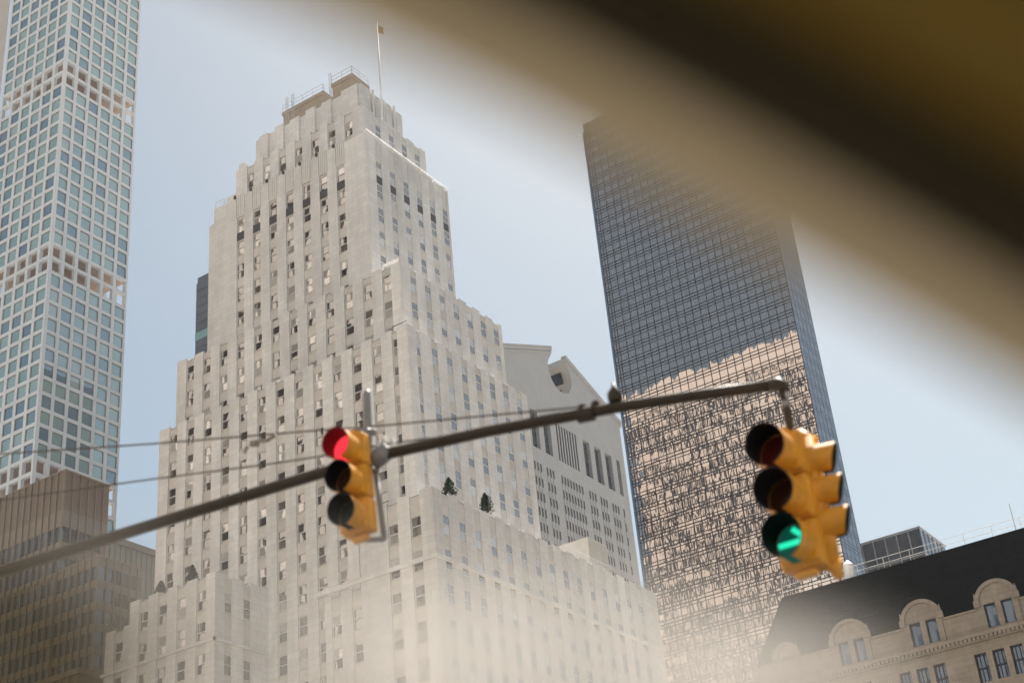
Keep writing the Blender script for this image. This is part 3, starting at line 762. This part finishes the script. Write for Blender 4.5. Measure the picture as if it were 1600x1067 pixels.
# courses of slates
sv_ = (Vector((RX, 0, RZ))-Vector((BX+.4, 0, 35.6))); sl_len = sv_.length; sv_.normalize(); nv = Vector((-sv_.z, 0, sv_.x))
rg = random.Random(3)
cs = MB(); nrow = 22
for r_ in range(nrow):
    t0 = r_*sl_len/nrow; p0 = Vector((BX+.4, 0, 35.6))+sv_*t0; y = BY0+rg.random()
    yend = BY1-(BY1-46.1)*t0/sl_len-.1
    while y < yend-.1:
        w_ = min(rg.uniform(.4, .7), yend-y); l_ = sl_len/nrow*1.12; lift = rg.uniform(.012, .03)
        a = p0+nv*lift; c_ = p0+sv_*l_+nv*.012
        cs.quad((a.x, y+w_-.012, a.z), (c_.x, y+w_-.012, c_.z), (c_.x, y, c_.z), (a.x, y, a.z))
        cs.quad((a.x, y, a.z), (p0.x, y, p0.z), (p0.x, y+w_-.012, p0.z), (a.x, y+w_-.012, a.z)); y += w_
o = cs.build('slate_course', 'slate_roof', db); o['kind'] = 'stuff'
# wall with rows of windows (openings between piers)
def bwall(zt, zb, ops, name):
    cur = BY0; b = MB()
    for a, c_ in sorted(ops)+[(BY1, None)]:
        if a > cur: b.box(BX, cur, zb, BX+.5, a, zt)
        cur = c_
    b.build(name, 'bergdorf_stone', db)
b = MB(); b.box(BX+.5, BY0, 0, BX+20, BY1, 35.3); b.build('core', 'bergdorf_stone', db)
grp = [28.0+5.92*k for k in range(-4, 3)]
ops = [(c+d-.46, c+d+.46) for c in grp for d in (-1.36, 0, 1.36)]
ops = [(a+.85, b_+.85) for a, b_ in ops]
zl = 33.4
for r_ in range(5):
    zt = 32.6-r_*4.3; zb = zt-2.15
    b = MB(); b.box(BX, BY0, zt+.001, BX+.499, BY1, zl-.001); b.build('wall', 'bergdorf_stone', db)
    bwall(zt, zb, ops, 'wall')
    for a, c_ in ops:
        if r_ > 2: continue
        w_ = thing if False else None
        f = MB(); f.box(BX+.22, a, zb, BX+.34, a+.09, zt); f.box(BX+.22, c_-.09, zb, BX+.34, c_, zt); f.box(BX+.22, a+.09, zt-.09, BX+.34, c_-.09, zt); f.box(BX+.22, a+.09, zb, BX+.34, c_-.09, zb+.09)
        f.box(BX+.23, a+.09, (zt+zb)/2-.05, BX+.34, c_-.09, (zt+zb)/2+.05)
        for j in (1, 2): f.box(BX+.25, a+j*.307-.02, zb+.09, BX+.32, a+j*.307+.02, zt-.09)
        wo = f.build('window', 'mullion_dark', db)
        f = MB(); f.box(BX+.345, a+.01, zb+.01, BX+.49, c_-.01, zt-.01); f.build('pane', 'dormer_glass', wo)
    zl = zb
b = MB(); b.box(BX, BY0, 0, BX+.499, BY1, zl-.001); b.build('wall', 'bergdorf_stone', db)
# cornice with dentils, attic parapet
b = MB(); b.box(BX-.45, BY0, 33.75, BX+.5, BY1+.3, 34.05); b.box(BX-.28, BY0, 33.402, BX+.5, BY1+.2, 33.748); b.build('cornice', 'bergdorf_stone', db)
dm = MB(); dm.box(BX-.42, 0, 33.5, BX-.281, .22, 33.745); dme = dm.mesh('dentil', 'bergdorf_stone')
for j in range(112): link('dentil', dme, db, (0, 12+j*.33, 0))
dorm = [27.98+5.92*k for k in range(-4, 3)]
y = BY0
for i, c in enumerate(dorm+[BY1+1.5]):
    b = MB(); b.box(BX+.02, y, 34.055, BX+.5, c-1.5, 35.75)
    b.box(BX-.06, y, 35.755, BX+.55, c-1.5, 35.9); b.build('parapet', 'bergdorf_stone', db); y = c+1.5
def dormer(c, hwid, zsp, narrow=False):
    r_ = hwid; d0, d1 = BX-.10, BX+3.2
    n = 16
    arc_ = [(c+r_*math.cos(math.pi*i/n), zsp+r_*.92*math.sin(math.pi*i/n)) for i in range(n+1)]
    wz0, wz1 = 34.25, 36.05
    wins = [(c-1.08, c-.22), (c+.22, c+1.08)] if not narrow else [(c-.5, c+.5)]
    # arched head above the windows
    b = MB(); b.prism([(d0, y_, z_) for y_, z_ in [(c+r_, wz1), (c+r_, zsp)]+arc_[1:-1]+[(c-r_, zsp), (c-r_, wz1)]], (d1-d0, 0, 0)); dr = b.build('dormer', 'bergdorf_stone', db, fix=True)
    # piers
    cur = c-r_; p = MB()
    for a, e in wins+[(c+r_, None)]:
        p.box(d0, cur, wz0, d0+.6, a, wz1-.004); cur = e
    p.box(d0, c-r_, 34.056, d0+.7, c+r_, wz0-.004); p.box(d0+.6, c-r_, wz0, d1, c+r_, wz1-.004); p.build('dormer_pier', 'bergdorf_stone', db)
    # moulded arch ring and shoulder blocks
    rg_ = MB()
    for i in range(n):
        a0, a1 = math.pi*i/n, math.pi*(i+1)/n
        pts = [(c+k_*math.cos(t), zsp+k_*.92*math.sin(t)) for k_, t in ((r_+.10, a0), (r_+.10, a1), (r_-.22, a1), (r_-.22, a0))]
        rg_.prism([(d0-.14, u, v) for u, v in pts], (.135, 0, 0))
    rg_.build('arch_ring', 'bergdorf_stone', dr, fix=True)
    b = MB(); 
    for s_ in (-1, 1): b.box(d0-.2, c+s_*r_-.22, zsp-.35, d0-.004, c+s_*r_+.22, zsp+.15); b.tube([(d0-.08, c+s_*(r_+.05), zsp+.15), (d0-.08, c+s_*(r_+.05), zsp+.75)], [.12, .03], 6)
    b.build('shoulder_block', 'bergdorf_stone', dr)
    for a, e in wins:
        f = MB(); f.box(d0+.2, a, wz0, d0+.3, a+.08, wz1-.01); f.box(d0+.2, e-.08, wz0, d0+.3, e, wz1-.01); f.box(d0+.2, a+.08, wz0, d0+.3, e-.08, wz0+.08); f.box(d0+.2, a+.08, wz1-.1, d0+.3, e-.08, wz1-.01)
        wo = f.build('window', 'mullion_dark', db)
        f = MB(); f.box(d0+.305, a+.01, wz0+.01, d0+.5, e-.01, wz1-.02); f.build('pane', 'dormer_glass', wo)
for c in dorm: dormer(c, 1.52, 36.25)
dormer(45.3, .95, 36.3, True)
railing([(RX+.2, 46, RZ), (RX+.2, 12, RZ)], 1.0, 'roof_railing', db, r=.022, mats='white_paint', step=2.2)
b = MB()
for y in (14.6, 20.5, 26.1): b.tube([(RX+.5, y, RZ), (RX+.5, y, RZ+2.4)], .03, 5)
b.build('aerial', 'rail_metal', db)
b = MB(); b.box(RX+.4, 20.2, RZ, RX+1.2, 21.0, RZ+.6); b.tube([(RX+.8, 20.6, RZ+.6), (RX+.8, 20.6, RZ+1.3)], .18, 8); b.build('roof_vent', 'white_paint', db)
b = MB(); b.tube([(RX+1, 40.2, RZ), (RX+1, 40.2, RZ+1.5)], [.5, .45], 10); b.tube([(RX+1, 40.2, RZ+1.5), (RX+1, 40.2, RZ+1.9)], [.45, .1], 10); b.build('roof_vent', 'white_paint', db)
# ------------------------------------------------------------------ unseen city blocks (added to bounce the sun, mirror in windows, block west sky)
def block(name, label, x0, x1, y0, y1, h, m_):
    t = thing(name, label, 'building', ((x0+x1)/2, (y0+y1)/2, 0))
    b = MB(); b.box(x0, y0, 0, x1-.3, y1, h); b.box(x0+3, y0+4, h, x1-4, y1-4, h+9); b.build('wall', m_, t)
    p = MB(); w = MB(); y = y0
    while y < y1-1.4:
        p.box(x1-.296, y, 0, x1+.1, min(y+2.0, y1), h+.6); z = h-3
        while z > 12: w.box(x1-.297, y+2.0, z-2.2, x1-.2, min(y+3.3, y1), z); z -= 3.7
        y += 3.3
    o = p.build('pier_rows', m_, t); o['kind'] = 'stuff'
    o = w.build('added_window_rows', 'office_glass', t); o['kind'] = 'stuff'
block('bounce_block_plaza', 'unseen pale stone block added behind the viewer to bounce sunlight, across the plaza', -55, -22, 20, 95, 160, 'pale_block')
block('bounce_block_avenue', 'unseen pale stone tower added behind the viewer to bounce sunlight, nearest the avenue', -70, -38, -75, -12, 110, 'pale_block')
block('bounce_block_east', 'unseen pale stone tower added behind the viewer for bounce and window reflections, farthest east', -80, -42, 110, 300, 185, 'pale_block')
block('added_block_west', 'unseen pale brick block added west of the plaza, beyond the avenue', 0, 60, -160, -75, 75, 'pale_block')
block('sky_blocker_far', 'unseen brown stone tower added west of the avenue to block sky light, beyond the dormered building', 150, 215, -130, -50, 165, 'tan_brick')  # with the next tower, added to keep west sky light off the walls
block('sky_blocker_near', 'unseen brown stone tower added west of the avenue to block sky light, nearest the plaza', 75, 135, -130, -55, 150, 'tan_brick')
# ------------------------------------------------------------------ traffic signal mast arm
ma = thing('signal_mast', 'long dark brown signal mast arm crossing the view from lower left to upper right', 'mast arm', (6.75, 13.1, 0))
arm = [(6.75, 13.1, 6.02), (7.03, 11.78, 6.136), (7.449, 9.807, 6.253), (7.646, 8.879, 6.295), (7.834, 7.991, 6.335), (8.015, 7.138, 6.372), (8.189, 6.318, 6.40), (8.366, 5.486, 6.368), (8.577, 4.494, 6.29), (8.712, 3.855, 6.215), (8.818, 3.36, 6.152)]
b = MB(); b.tube(arm, [.054-.0014*i for i in range(len(arm))], 14); b.build('arm', 'arm_paint', ma, smooth=True)
b = MB(); b.tube([(8.81, 3.40, 6.155), (8.822, 3.34, 6.15), (8.828, 3.31, 6.12), (8.83, 3.30, 6.08)], [.044, .05, .046, .035], 12); b.build('arm_cap', 'arm_paint', ma, smooth=True)
b = MB(); b.tube([(6.72, 13.2, 0), (6.72, 13.2, 8.2)], [.13, .09], 14); b.build('pole', 'arm_paint', ma, smooth=True)
b = MB(); b.tube([(6.72, 13.2, 0), (6.72, 13.2, .5)], [.24, .16], 12); b.build('pole_base', 'arm_paint', ma)
b = MB()
for dx in (0, .1): b.tube([(8.524+dx*.2, 4.74-dx, 6.29), (8.524+dx*.2, 4.74-dx, 6.375)], [.035, .03], 8)
b.tube([(8.52, 4.78, 6.305), (8.545, 4.66, 6.295)], .058, 12); b.build('clamp', 'arm_paint', ma)
fin_ = thing('arm_finial', 'small pointed brown fitting standing on top of the mast arm', 'fitting', (8.577, 4.49, 6.36), None)
b = MB(); b.tube([(8.577, 4.49, 6.33), (8.577, 4.49, 6.36), (8.577, 4.49, 6.41), (8.577, 4.49, 6.455), (8.577, 4.49, 6.50)], [.045, .055, .052, .018, .006], 10); b.build('body', 'arm_paint', fin_, smooth=True)
w1 = thing('guy_cable', 'upper thin cable sagging across the limestone tower to the mast arm', 'cable', (6.72, 13.2, 8.0), 'guy cables')
b = MB(); b.tube([(6.72, 13.2, 8.12), (6.964, 12.09, 7.833), (7.4257, 9.916, 7.36), (7.754, 8.369, 7.043), (8.076, 6.852, 6.752), (8.192, 6.307, 6.645), (8.368, 5.476, 6.497), (8.6, 4.384, 6.30)], .0075, 6); b.build('strand', 'cable', w1)
b = MB(); b.tube([(7.95, 7.46, 6.80), (7.955, 7.40, 6.785)], .03, 8); b.tube([(7.955, 7.36, 6.79), (7.94, 7.28, 6.765), (7.95, 7.2, 6.79)], .016, 6); b.tube([(7.95, 7.50, 6.79), (7.94, 7.53, 6.74)], .012, 6); b.build('splice', 'bronze_side', w1)
w2 = thing('guy_cable', 'lower thin cable running just above the mast arm behind the left signal', 'cable', (6.72, 13.2, 7.4), 'guy cables')
b = MB(); b.tube([(6.72, 13.2, 7.42), (6.989, 11.974, 7.198), (7.435, 9.872, 6.914), (7.757, 8.357, 6.722), (7.98, 7.305, 6.578), (8.075, 6.858, 6.527), (8.197, 6.283, 6.482), (8.323, 5.689, 6.402)], .007, 6); b.build('strand', 'cable', w2)
# signal heads
emit('lamp_red', (1, .035, .06), .60); emit('lamp_green', (.02, .85, .48), .5)
mat('lens_red', (.10, .006, .006), .25, .1, 8); mat('lens_amber', (.05, .012, .004), .25, .1, 8); mat('lens_green', (.003, .02, .014), .4, .1, 8, spec=.1); emit('lens_green_lit', (.004, .10, .07), .25)
mat('visor_glow_red', (.10, .004, .006), .45, .1, 8); mat('visor_glow_green', (.002, .006, .005), .7, .1, 8, spec=.05)  # lamp glow on the inside of a lit visor, put into its colour
def signal(label, base, ang, sec, lit, arrow=False, tilt=0.0, vl=.86, dp=.58, group='traffic signal heads'):
    """base = top middle of the head (world); head looks along local -X turned by ang about Z; sections hang downwards"""
    root = bpy.data.objects.new('traffic_signal', None); S.collection.objects.link(root)
    root['label'] = label; root['category'] = 'traffic signal'; root['group'] = group
    root.location = base; root.rotation_euler = (tilt, 0, ang); ORI[root.name] = (0, 0, 0)
    w = sec*.5; d = sec*dp
    names = ('red', 'amber', 'green')
    h = MB()
    for k in range(3):
        z1 = -k*sec; z0 = z1-sec+.006
        h.box(-d*.5, -w*.92, z0, d*.5, w*.92, z1)
    h.box(-d*.30, -w*.5, -3*sec-.05, d*.3, w*.5, -3*sec+.004); h.box(-d*.3, -w*.4, .001, d*.3, w*.4, .05)
    h.build('housing', 'signal_yellow', root, bevel=.03)
    for k in range(3):
        zc = -k*sec-sec*.5; dr = MB()
        dr.box(-d*.5-.03, -w*.86, zc-sec*.43, -d*.5-.002, w*.86, zc+sec*.43); door = dr.build('door', 'signal_yellow', root, bevel=.012)
        r = sec*.44; L = sec*vl; n = 28
        on = (lit == k)
        vis = MB()
        # cut-away tunnel visor: ring segments whose length shortens towards the open bottom
        def ln(t):   # t angle from the top
            a = abs(t); return L*(1-.22*(1-math.cos(a))/2)
        ts = [(-math.pi+.22)+(2*math.pi-.44)*i/n for i in range(n+1)]
        for t0, t1 in zip(ts[:-1], ts[1:]):
            def pt(t, rr_, x): return (-d*.5-.03-x, rr_*math.sin(t), zc+rr_*math.cos(t))
            o_, i_ = r, r-.007
            vis.quad(pt(t0, o_, 0), pt(t1, o_, 0), pt(t1, o_, ln(t1)), pt(t0, o_, ln(t0)), 0)
            vis.quad(pt(t0, i_, ln(t0)), pt(t1, i_, ln(t1)), pt(t1, i_, 0), pt(t0, i_, 0), 1)
            vis.quad(pt(t0, o_, ln(t0)), pt(t1, o_, ln(t1)), pt(t1, i_, ln(t1)), pt(t0, i_, ln(t0)), 1)
        inner = 'signal_black'
        if on: inner = 'visor_glow_red' if k == 0 else 'visor_glow_green'
        v = vis.build('visor', ['signal_yellow', inner], root, smooth=True)
        le = MB(); pts = [(-d*.5-.034, (r-.012)*math.cos(2*math.pi*i/24), zc+(r-.012)*math.sin(2*math.pi*i/24)) for i in range(24)]
        ctr = (-d*.5-.05, 0, zc)
        for i in range(24): le.poly([pts[i], pts[(i+1) % 24], ctr])
        le.build('lens', ('lamp_red' if (on and not arrow) else 'lens_'+names[k]+('_lit' if on else '')), root, smooth=True)
        if on and arrow:
            ar = MB(); x = -d*.5-.062
            def bar(p, q, t):
                p = Vector((x, *p)); q = Vector((x, *q)); dd = (q-p).normalized(); nn = Vector((0, -dd.z, dd.y))*t
                ar.prism([tuple(p-nn), tuple(q-nn), tuple(q+nn), tuple(p+nn)], (.008, 0, 0))
            s_ = sec*.36
            bar((s_*.95, zc), (-s_*.8, zc), s_*.15); bar((-s_*.85, zc), (-s_*.02, zc+s_*.80), s_*.15); bar((-s_*.85, zc), (-s_*.02, zc-s_*.80), s_*.15)
            ar.build('arrow', 'lamp_green', root, fix=True)
    return root
def bracket(parent, pts, r, name, m_='galvanised'):
    b = MB(); b.tube(pts, r, 8); return b.build(name, m_, parent, smooth=True)
s1 = signal('yellow traffic signal with its red lamp lit, left one on the arm', (8.06, 6.52, 6.57), R_(6), .275, 0, tilt=R_(-3), vl=.62, dp=.46)
hw_ = thing('signal_bracket', 'grey metal hanger bracket behind the left traffic signal', 'bracket', (8.16, 6.44, 6.4))
bracket(hw_, [(8.15, 6.45, 6.2), (8.165, 6.44, 6.96), (8.166, 6.44, 6.99)], [.035, .035, .02], 'post')
bracket(hw_, [(8.18, 6.40, 6.30), (8.19, 6.355, 5.72)], .022, 'strap', 'galvanised')
bracket(hw_, [(8.08, 6.48, 5.72), (8.19, 6.35, 5.72)], .022, 'lower_arm')
bracket(hw_, [(8.05, 6.50, 6.62), (8.2, 6.40, 6.62)], .03, 'upper_arm')
b = MB(); b.tube([(8.17, 6.42, 6.36), (8.20, 6.28, 6.44)], .075, 12); b.build('clamp', 'galvanised', hw_, smooth=True)
b = MB(); b.tube([(8.15, 6.30, 6.51), (8.16, 6.27, 6.51)], .03, 8); b.tube([(8.17, 6.24, 6.48), (8.18, 6.21, 6.48)], .03, 8); b.build('bolt', 'white_paint', hw_)
s2 = signal('yellow traffic signal facing the viewer with a lit green arrow, right end of arm', (8.735, 3.36, 5.72), 0, .32, 2, arrow=True, vl=.78, dp=.40)
s3 = signal('yellow traffic signal facing right with dark lamps, mounted beside the green arrow', (8.79, 3.41, 5.64), R_(106), .228, -1, vl=1.25)
hb = thing('signal_hanger', 'dark pipe hanger joining the arm end to the right-hand signals', 'bracket', (8.86, 3.22, 6.1))
bracket(hb, [(8.825, 3.315, 6.12), (8.825, 3.315, 5.70)], .03, 'pipe', 'arm_paint')
b = MB(); b.tube([(8.815, 3.34, 5.98), (8.832, 3.29, 5.98)], .036, 10); b.build('coupling', 'galvanised', hb, smooth=True)
bracket(hb, [(8.825, 3.30, 5.97), (8.86, 3.2, 5.95), (8.88, 3.17, 5.98), (8.86, 3.2, 6.04), (8.835, 3.28, 6.09)], .006, 'wire', 'cable')
bracket(hb, [(8.80, 3.28, 5.72), (8.9, 3.2, 5.66)], .06, 'cross_pipe', 'signal_yellow')
bracket(hb, [(8.86, 3.24, 5.70), (8.86, 3.24, 4.80)], .075, 'spine', 'signal_yellow')
bracket(hb, [(8.78, 3.30, 4.80), (8.90, 3.20, 4.80)], .05, 'lower_pipe', 'signal_yellow')
bracket(hb, [(8.86, 3.22, 4.82), (8.87, 3.20, 4.70)], [.06, .03], 'drip_cap', 'signal_yellow')
# ------------------------------------------------------------------ vehicle window close to the viewer (pillar trim, seal, lining, veiled pane)
mat('trim_tan', (.60, .485, .315), .7, .06, 20)
mat('seal_dark', (.028, .020, .008), .8, .1, 20)
mat('lining_gold', (.19, .12, .022), .9, .08, 20)
vw = thing('vehicle_window', 'blurred vehicle window with tan and dark brown pillar close to the lens, upper right', 'vehicle window', (.42, .18, 1.2))
pa = Vector((.2512, .1969, 1.7933)); ax = Vector((.6699, -.5526, -.4959)); pn = Vector((-.7412, -.4595, -.4893)); pp = Vector((-.0425, -.6954, .7174))
def ext(profile, name, m_, t0=-.55, t1=.85, curve=.02):
    b = MB(); n = 18; rows = []
    for i in range(n+1):
        t = (t0+(t1-t0)*i/n)*.764; c = pa+ax*t+pp*(-(curve if t > .107 else .085)*((t-.107)/.5)**2)
        rows.append([c+pp*(u*.764)+pn*(v*.764) for u, v in profile])
    k = len(profile)
    for r0, r1 in zip(rows[:-1], rows[1:]):
        for j in range(k):
            b.quad(r0[j], r0[(j+1) % k], r1[(j+1) % k], r1[j])
    b.poly(rows[0][::-1]); b.poly(rows[-1]); return b.build(name, m_, vw, fix=True)
ext([(-.004, .0), (.000, .010), (.012, .012), (.022, .004), (.022, -.03), (-.004, -.03)], 'pillar_trim', 'trim_tan')
ext([(.0225, -.012), (.026, .004), (.060, .006), (.066, -.012), (.066, -.035), (.0225, -.035)], 'rubber_seal', 'seal_dark')
ext([(.0665, -.012), (.070, .012), (.095, .024), (.122, .026), (.122, -.04), (.0665, -.04)], 'roof_lining', 'lining_gold')
ext([(.1225, .0), (.127, .035), (.30, .050), (.30, -.04), (.1225, -.04)], 'roof_edge', 'seal_dark')
# side window: pale and dark veil of reflections painted onto the clear glass
dm_ = bpy.data.materials.new('veil_glass'); dm_.use_nodes = True; t = dm_.node_tree; t.nodes.clear()
M['veil_glass'] = dm_
out_ = t.nodes.new('ShaderNodeOutputMaterial'); mix = t.nodes.new('ShaderNodeMixShader'); tr = t.nodes.new('ShaderNodeBsdfTransparent')
df = t.nodes.new('ShaderNodeBsdfDiffuse'); tl = t.nodes.new('ShaderNodeBsdfTranslucent'); m2 = t.nodes.new('ShaderNodeMixShader'); m2.inputs[0].default_value = .5
tc = t.nodes.new('ShaderNodeTexCoord')
def blob(cx_, cy_, sx, sy, amp):
    sb = t.nodes.new('ShaderNodeVectorMath'); sb.operation = 'SUBTRACT'; sb.inputs[1].default_value = (cx_, cy_, 0); t.links.new(tc.outputs['Object'], sb.inputs[0])
    ml = t.nodes.new('ShaderNodeVectorMath'); ml.operation = 'MULTIPLY'; ml.inputs[1].default_value = (1/sx, 1/sy, 0); t.links.new(sb.outputs[0], ml.inputs[0])
    le = t.nodes.new('ShaderNodeVectorMath'); le.operation = 'LENGTH'; t.links.new(ml.outputs[0], le.inputs[0])
    mr = t.nodes.new('ShaderNodeMapRange'); mr.interpolation_type = 'SMOOTHSTEP'; mr.inputs[1].default_value = 1; mr.inputs[2].default_value = .25; mr.inputs[3].default_value = 0; mr.inputs[4].default_value = amp
    t.links.new(le.outputs['Value'], mr.inputs[0]); return mr.outputs[0]
def addn(a, b_, op='ADD'):
    q_ = t.nodes.new('ShaderNodeMath'); q_.operation = op; q_.use_clamp = (op == 'ADD'); t.links.new(a, q_.inputs[0]); t.links.new(b_, q_.inputs[1]); return q_.outputs[0]
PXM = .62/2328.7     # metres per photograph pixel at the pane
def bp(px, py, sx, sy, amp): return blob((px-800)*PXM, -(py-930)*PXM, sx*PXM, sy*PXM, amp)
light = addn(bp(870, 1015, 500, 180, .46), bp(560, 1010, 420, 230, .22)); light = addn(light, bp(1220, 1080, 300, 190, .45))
dark = bp(60, 1020, 440, 250, .74)  # darker left end of the painted veil
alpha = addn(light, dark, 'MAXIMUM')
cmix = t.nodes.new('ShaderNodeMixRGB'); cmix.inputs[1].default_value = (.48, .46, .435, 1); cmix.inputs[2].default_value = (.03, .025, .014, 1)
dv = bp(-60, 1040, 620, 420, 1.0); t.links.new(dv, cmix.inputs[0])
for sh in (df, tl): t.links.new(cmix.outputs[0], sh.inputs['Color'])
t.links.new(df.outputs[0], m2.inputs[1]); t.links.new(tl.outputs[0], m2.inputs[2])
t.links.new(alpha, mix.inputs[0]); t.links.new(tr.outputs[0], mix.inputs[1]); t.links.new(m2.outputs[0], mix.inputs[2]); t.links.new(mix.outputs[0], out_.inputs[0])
gc = Vector((0, 0, 1.5))+vf*.62+vu*(-(930-533.5)*PXM)
gm = Matrix((vr, vu, -vf)).transposed().to_4x4(); gm.translation = gc
pb = MB(); 
px0, px1, py0, py1 = -.30, .30, -.13, .045
nn_ = 12
top = [(px0+(px1-px0)*i/nn_, py1-.02*((i/nn_-.4)/.6)**2) for i in range(nn_+1)]
pb.poly([(x, y, 0) for x, y in [(px0, py0), (px1, py0)]+top[::-1]])
me = pb.mesh('window_pane', 'veil_glass'); pane_o = bpy.data.objects.new('window_pane', me); S.collection.objects.link(pane_o)
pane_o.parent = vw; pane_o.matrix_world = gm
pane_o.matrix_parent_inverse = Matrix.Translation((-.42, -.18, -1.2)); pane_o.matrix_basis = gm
print('windows', WCOUNT[0], 'objects', len(bpy.data.objects))

# ------------------------------------------------------------------ summer city haze
hb_ = MB(); hb_.box(-120, -200, -1, 480, 420, 440)
hm = bpy.data.materials.new('haze'); hm.use_nodes = True; t = hm.node_tree; t.nodes.clear()
ho = t.nodes.new('ShaderNodeOutputMaterial'); pv = t.nodes.new('ShaderNodeVolumePrincipled')
pv.inputs['Color'].default_value = (.88, .93, 1, 1); pv.inputs['Density'].default_value = .00012; pv.inputs['Anisotropy'].default_value = .1
t.links.new(pv.outputs[0], ho.inputs['Volume']); M['haze'] = hm
ho_ = hb_.build('haze', 'haze'); ho_['kind'] = 'stuff'; ho_['label'] = 'pale summer haze hanging over the whole avenue'; ho_['category'] = 'haze'
cy.volume_bounces = 0
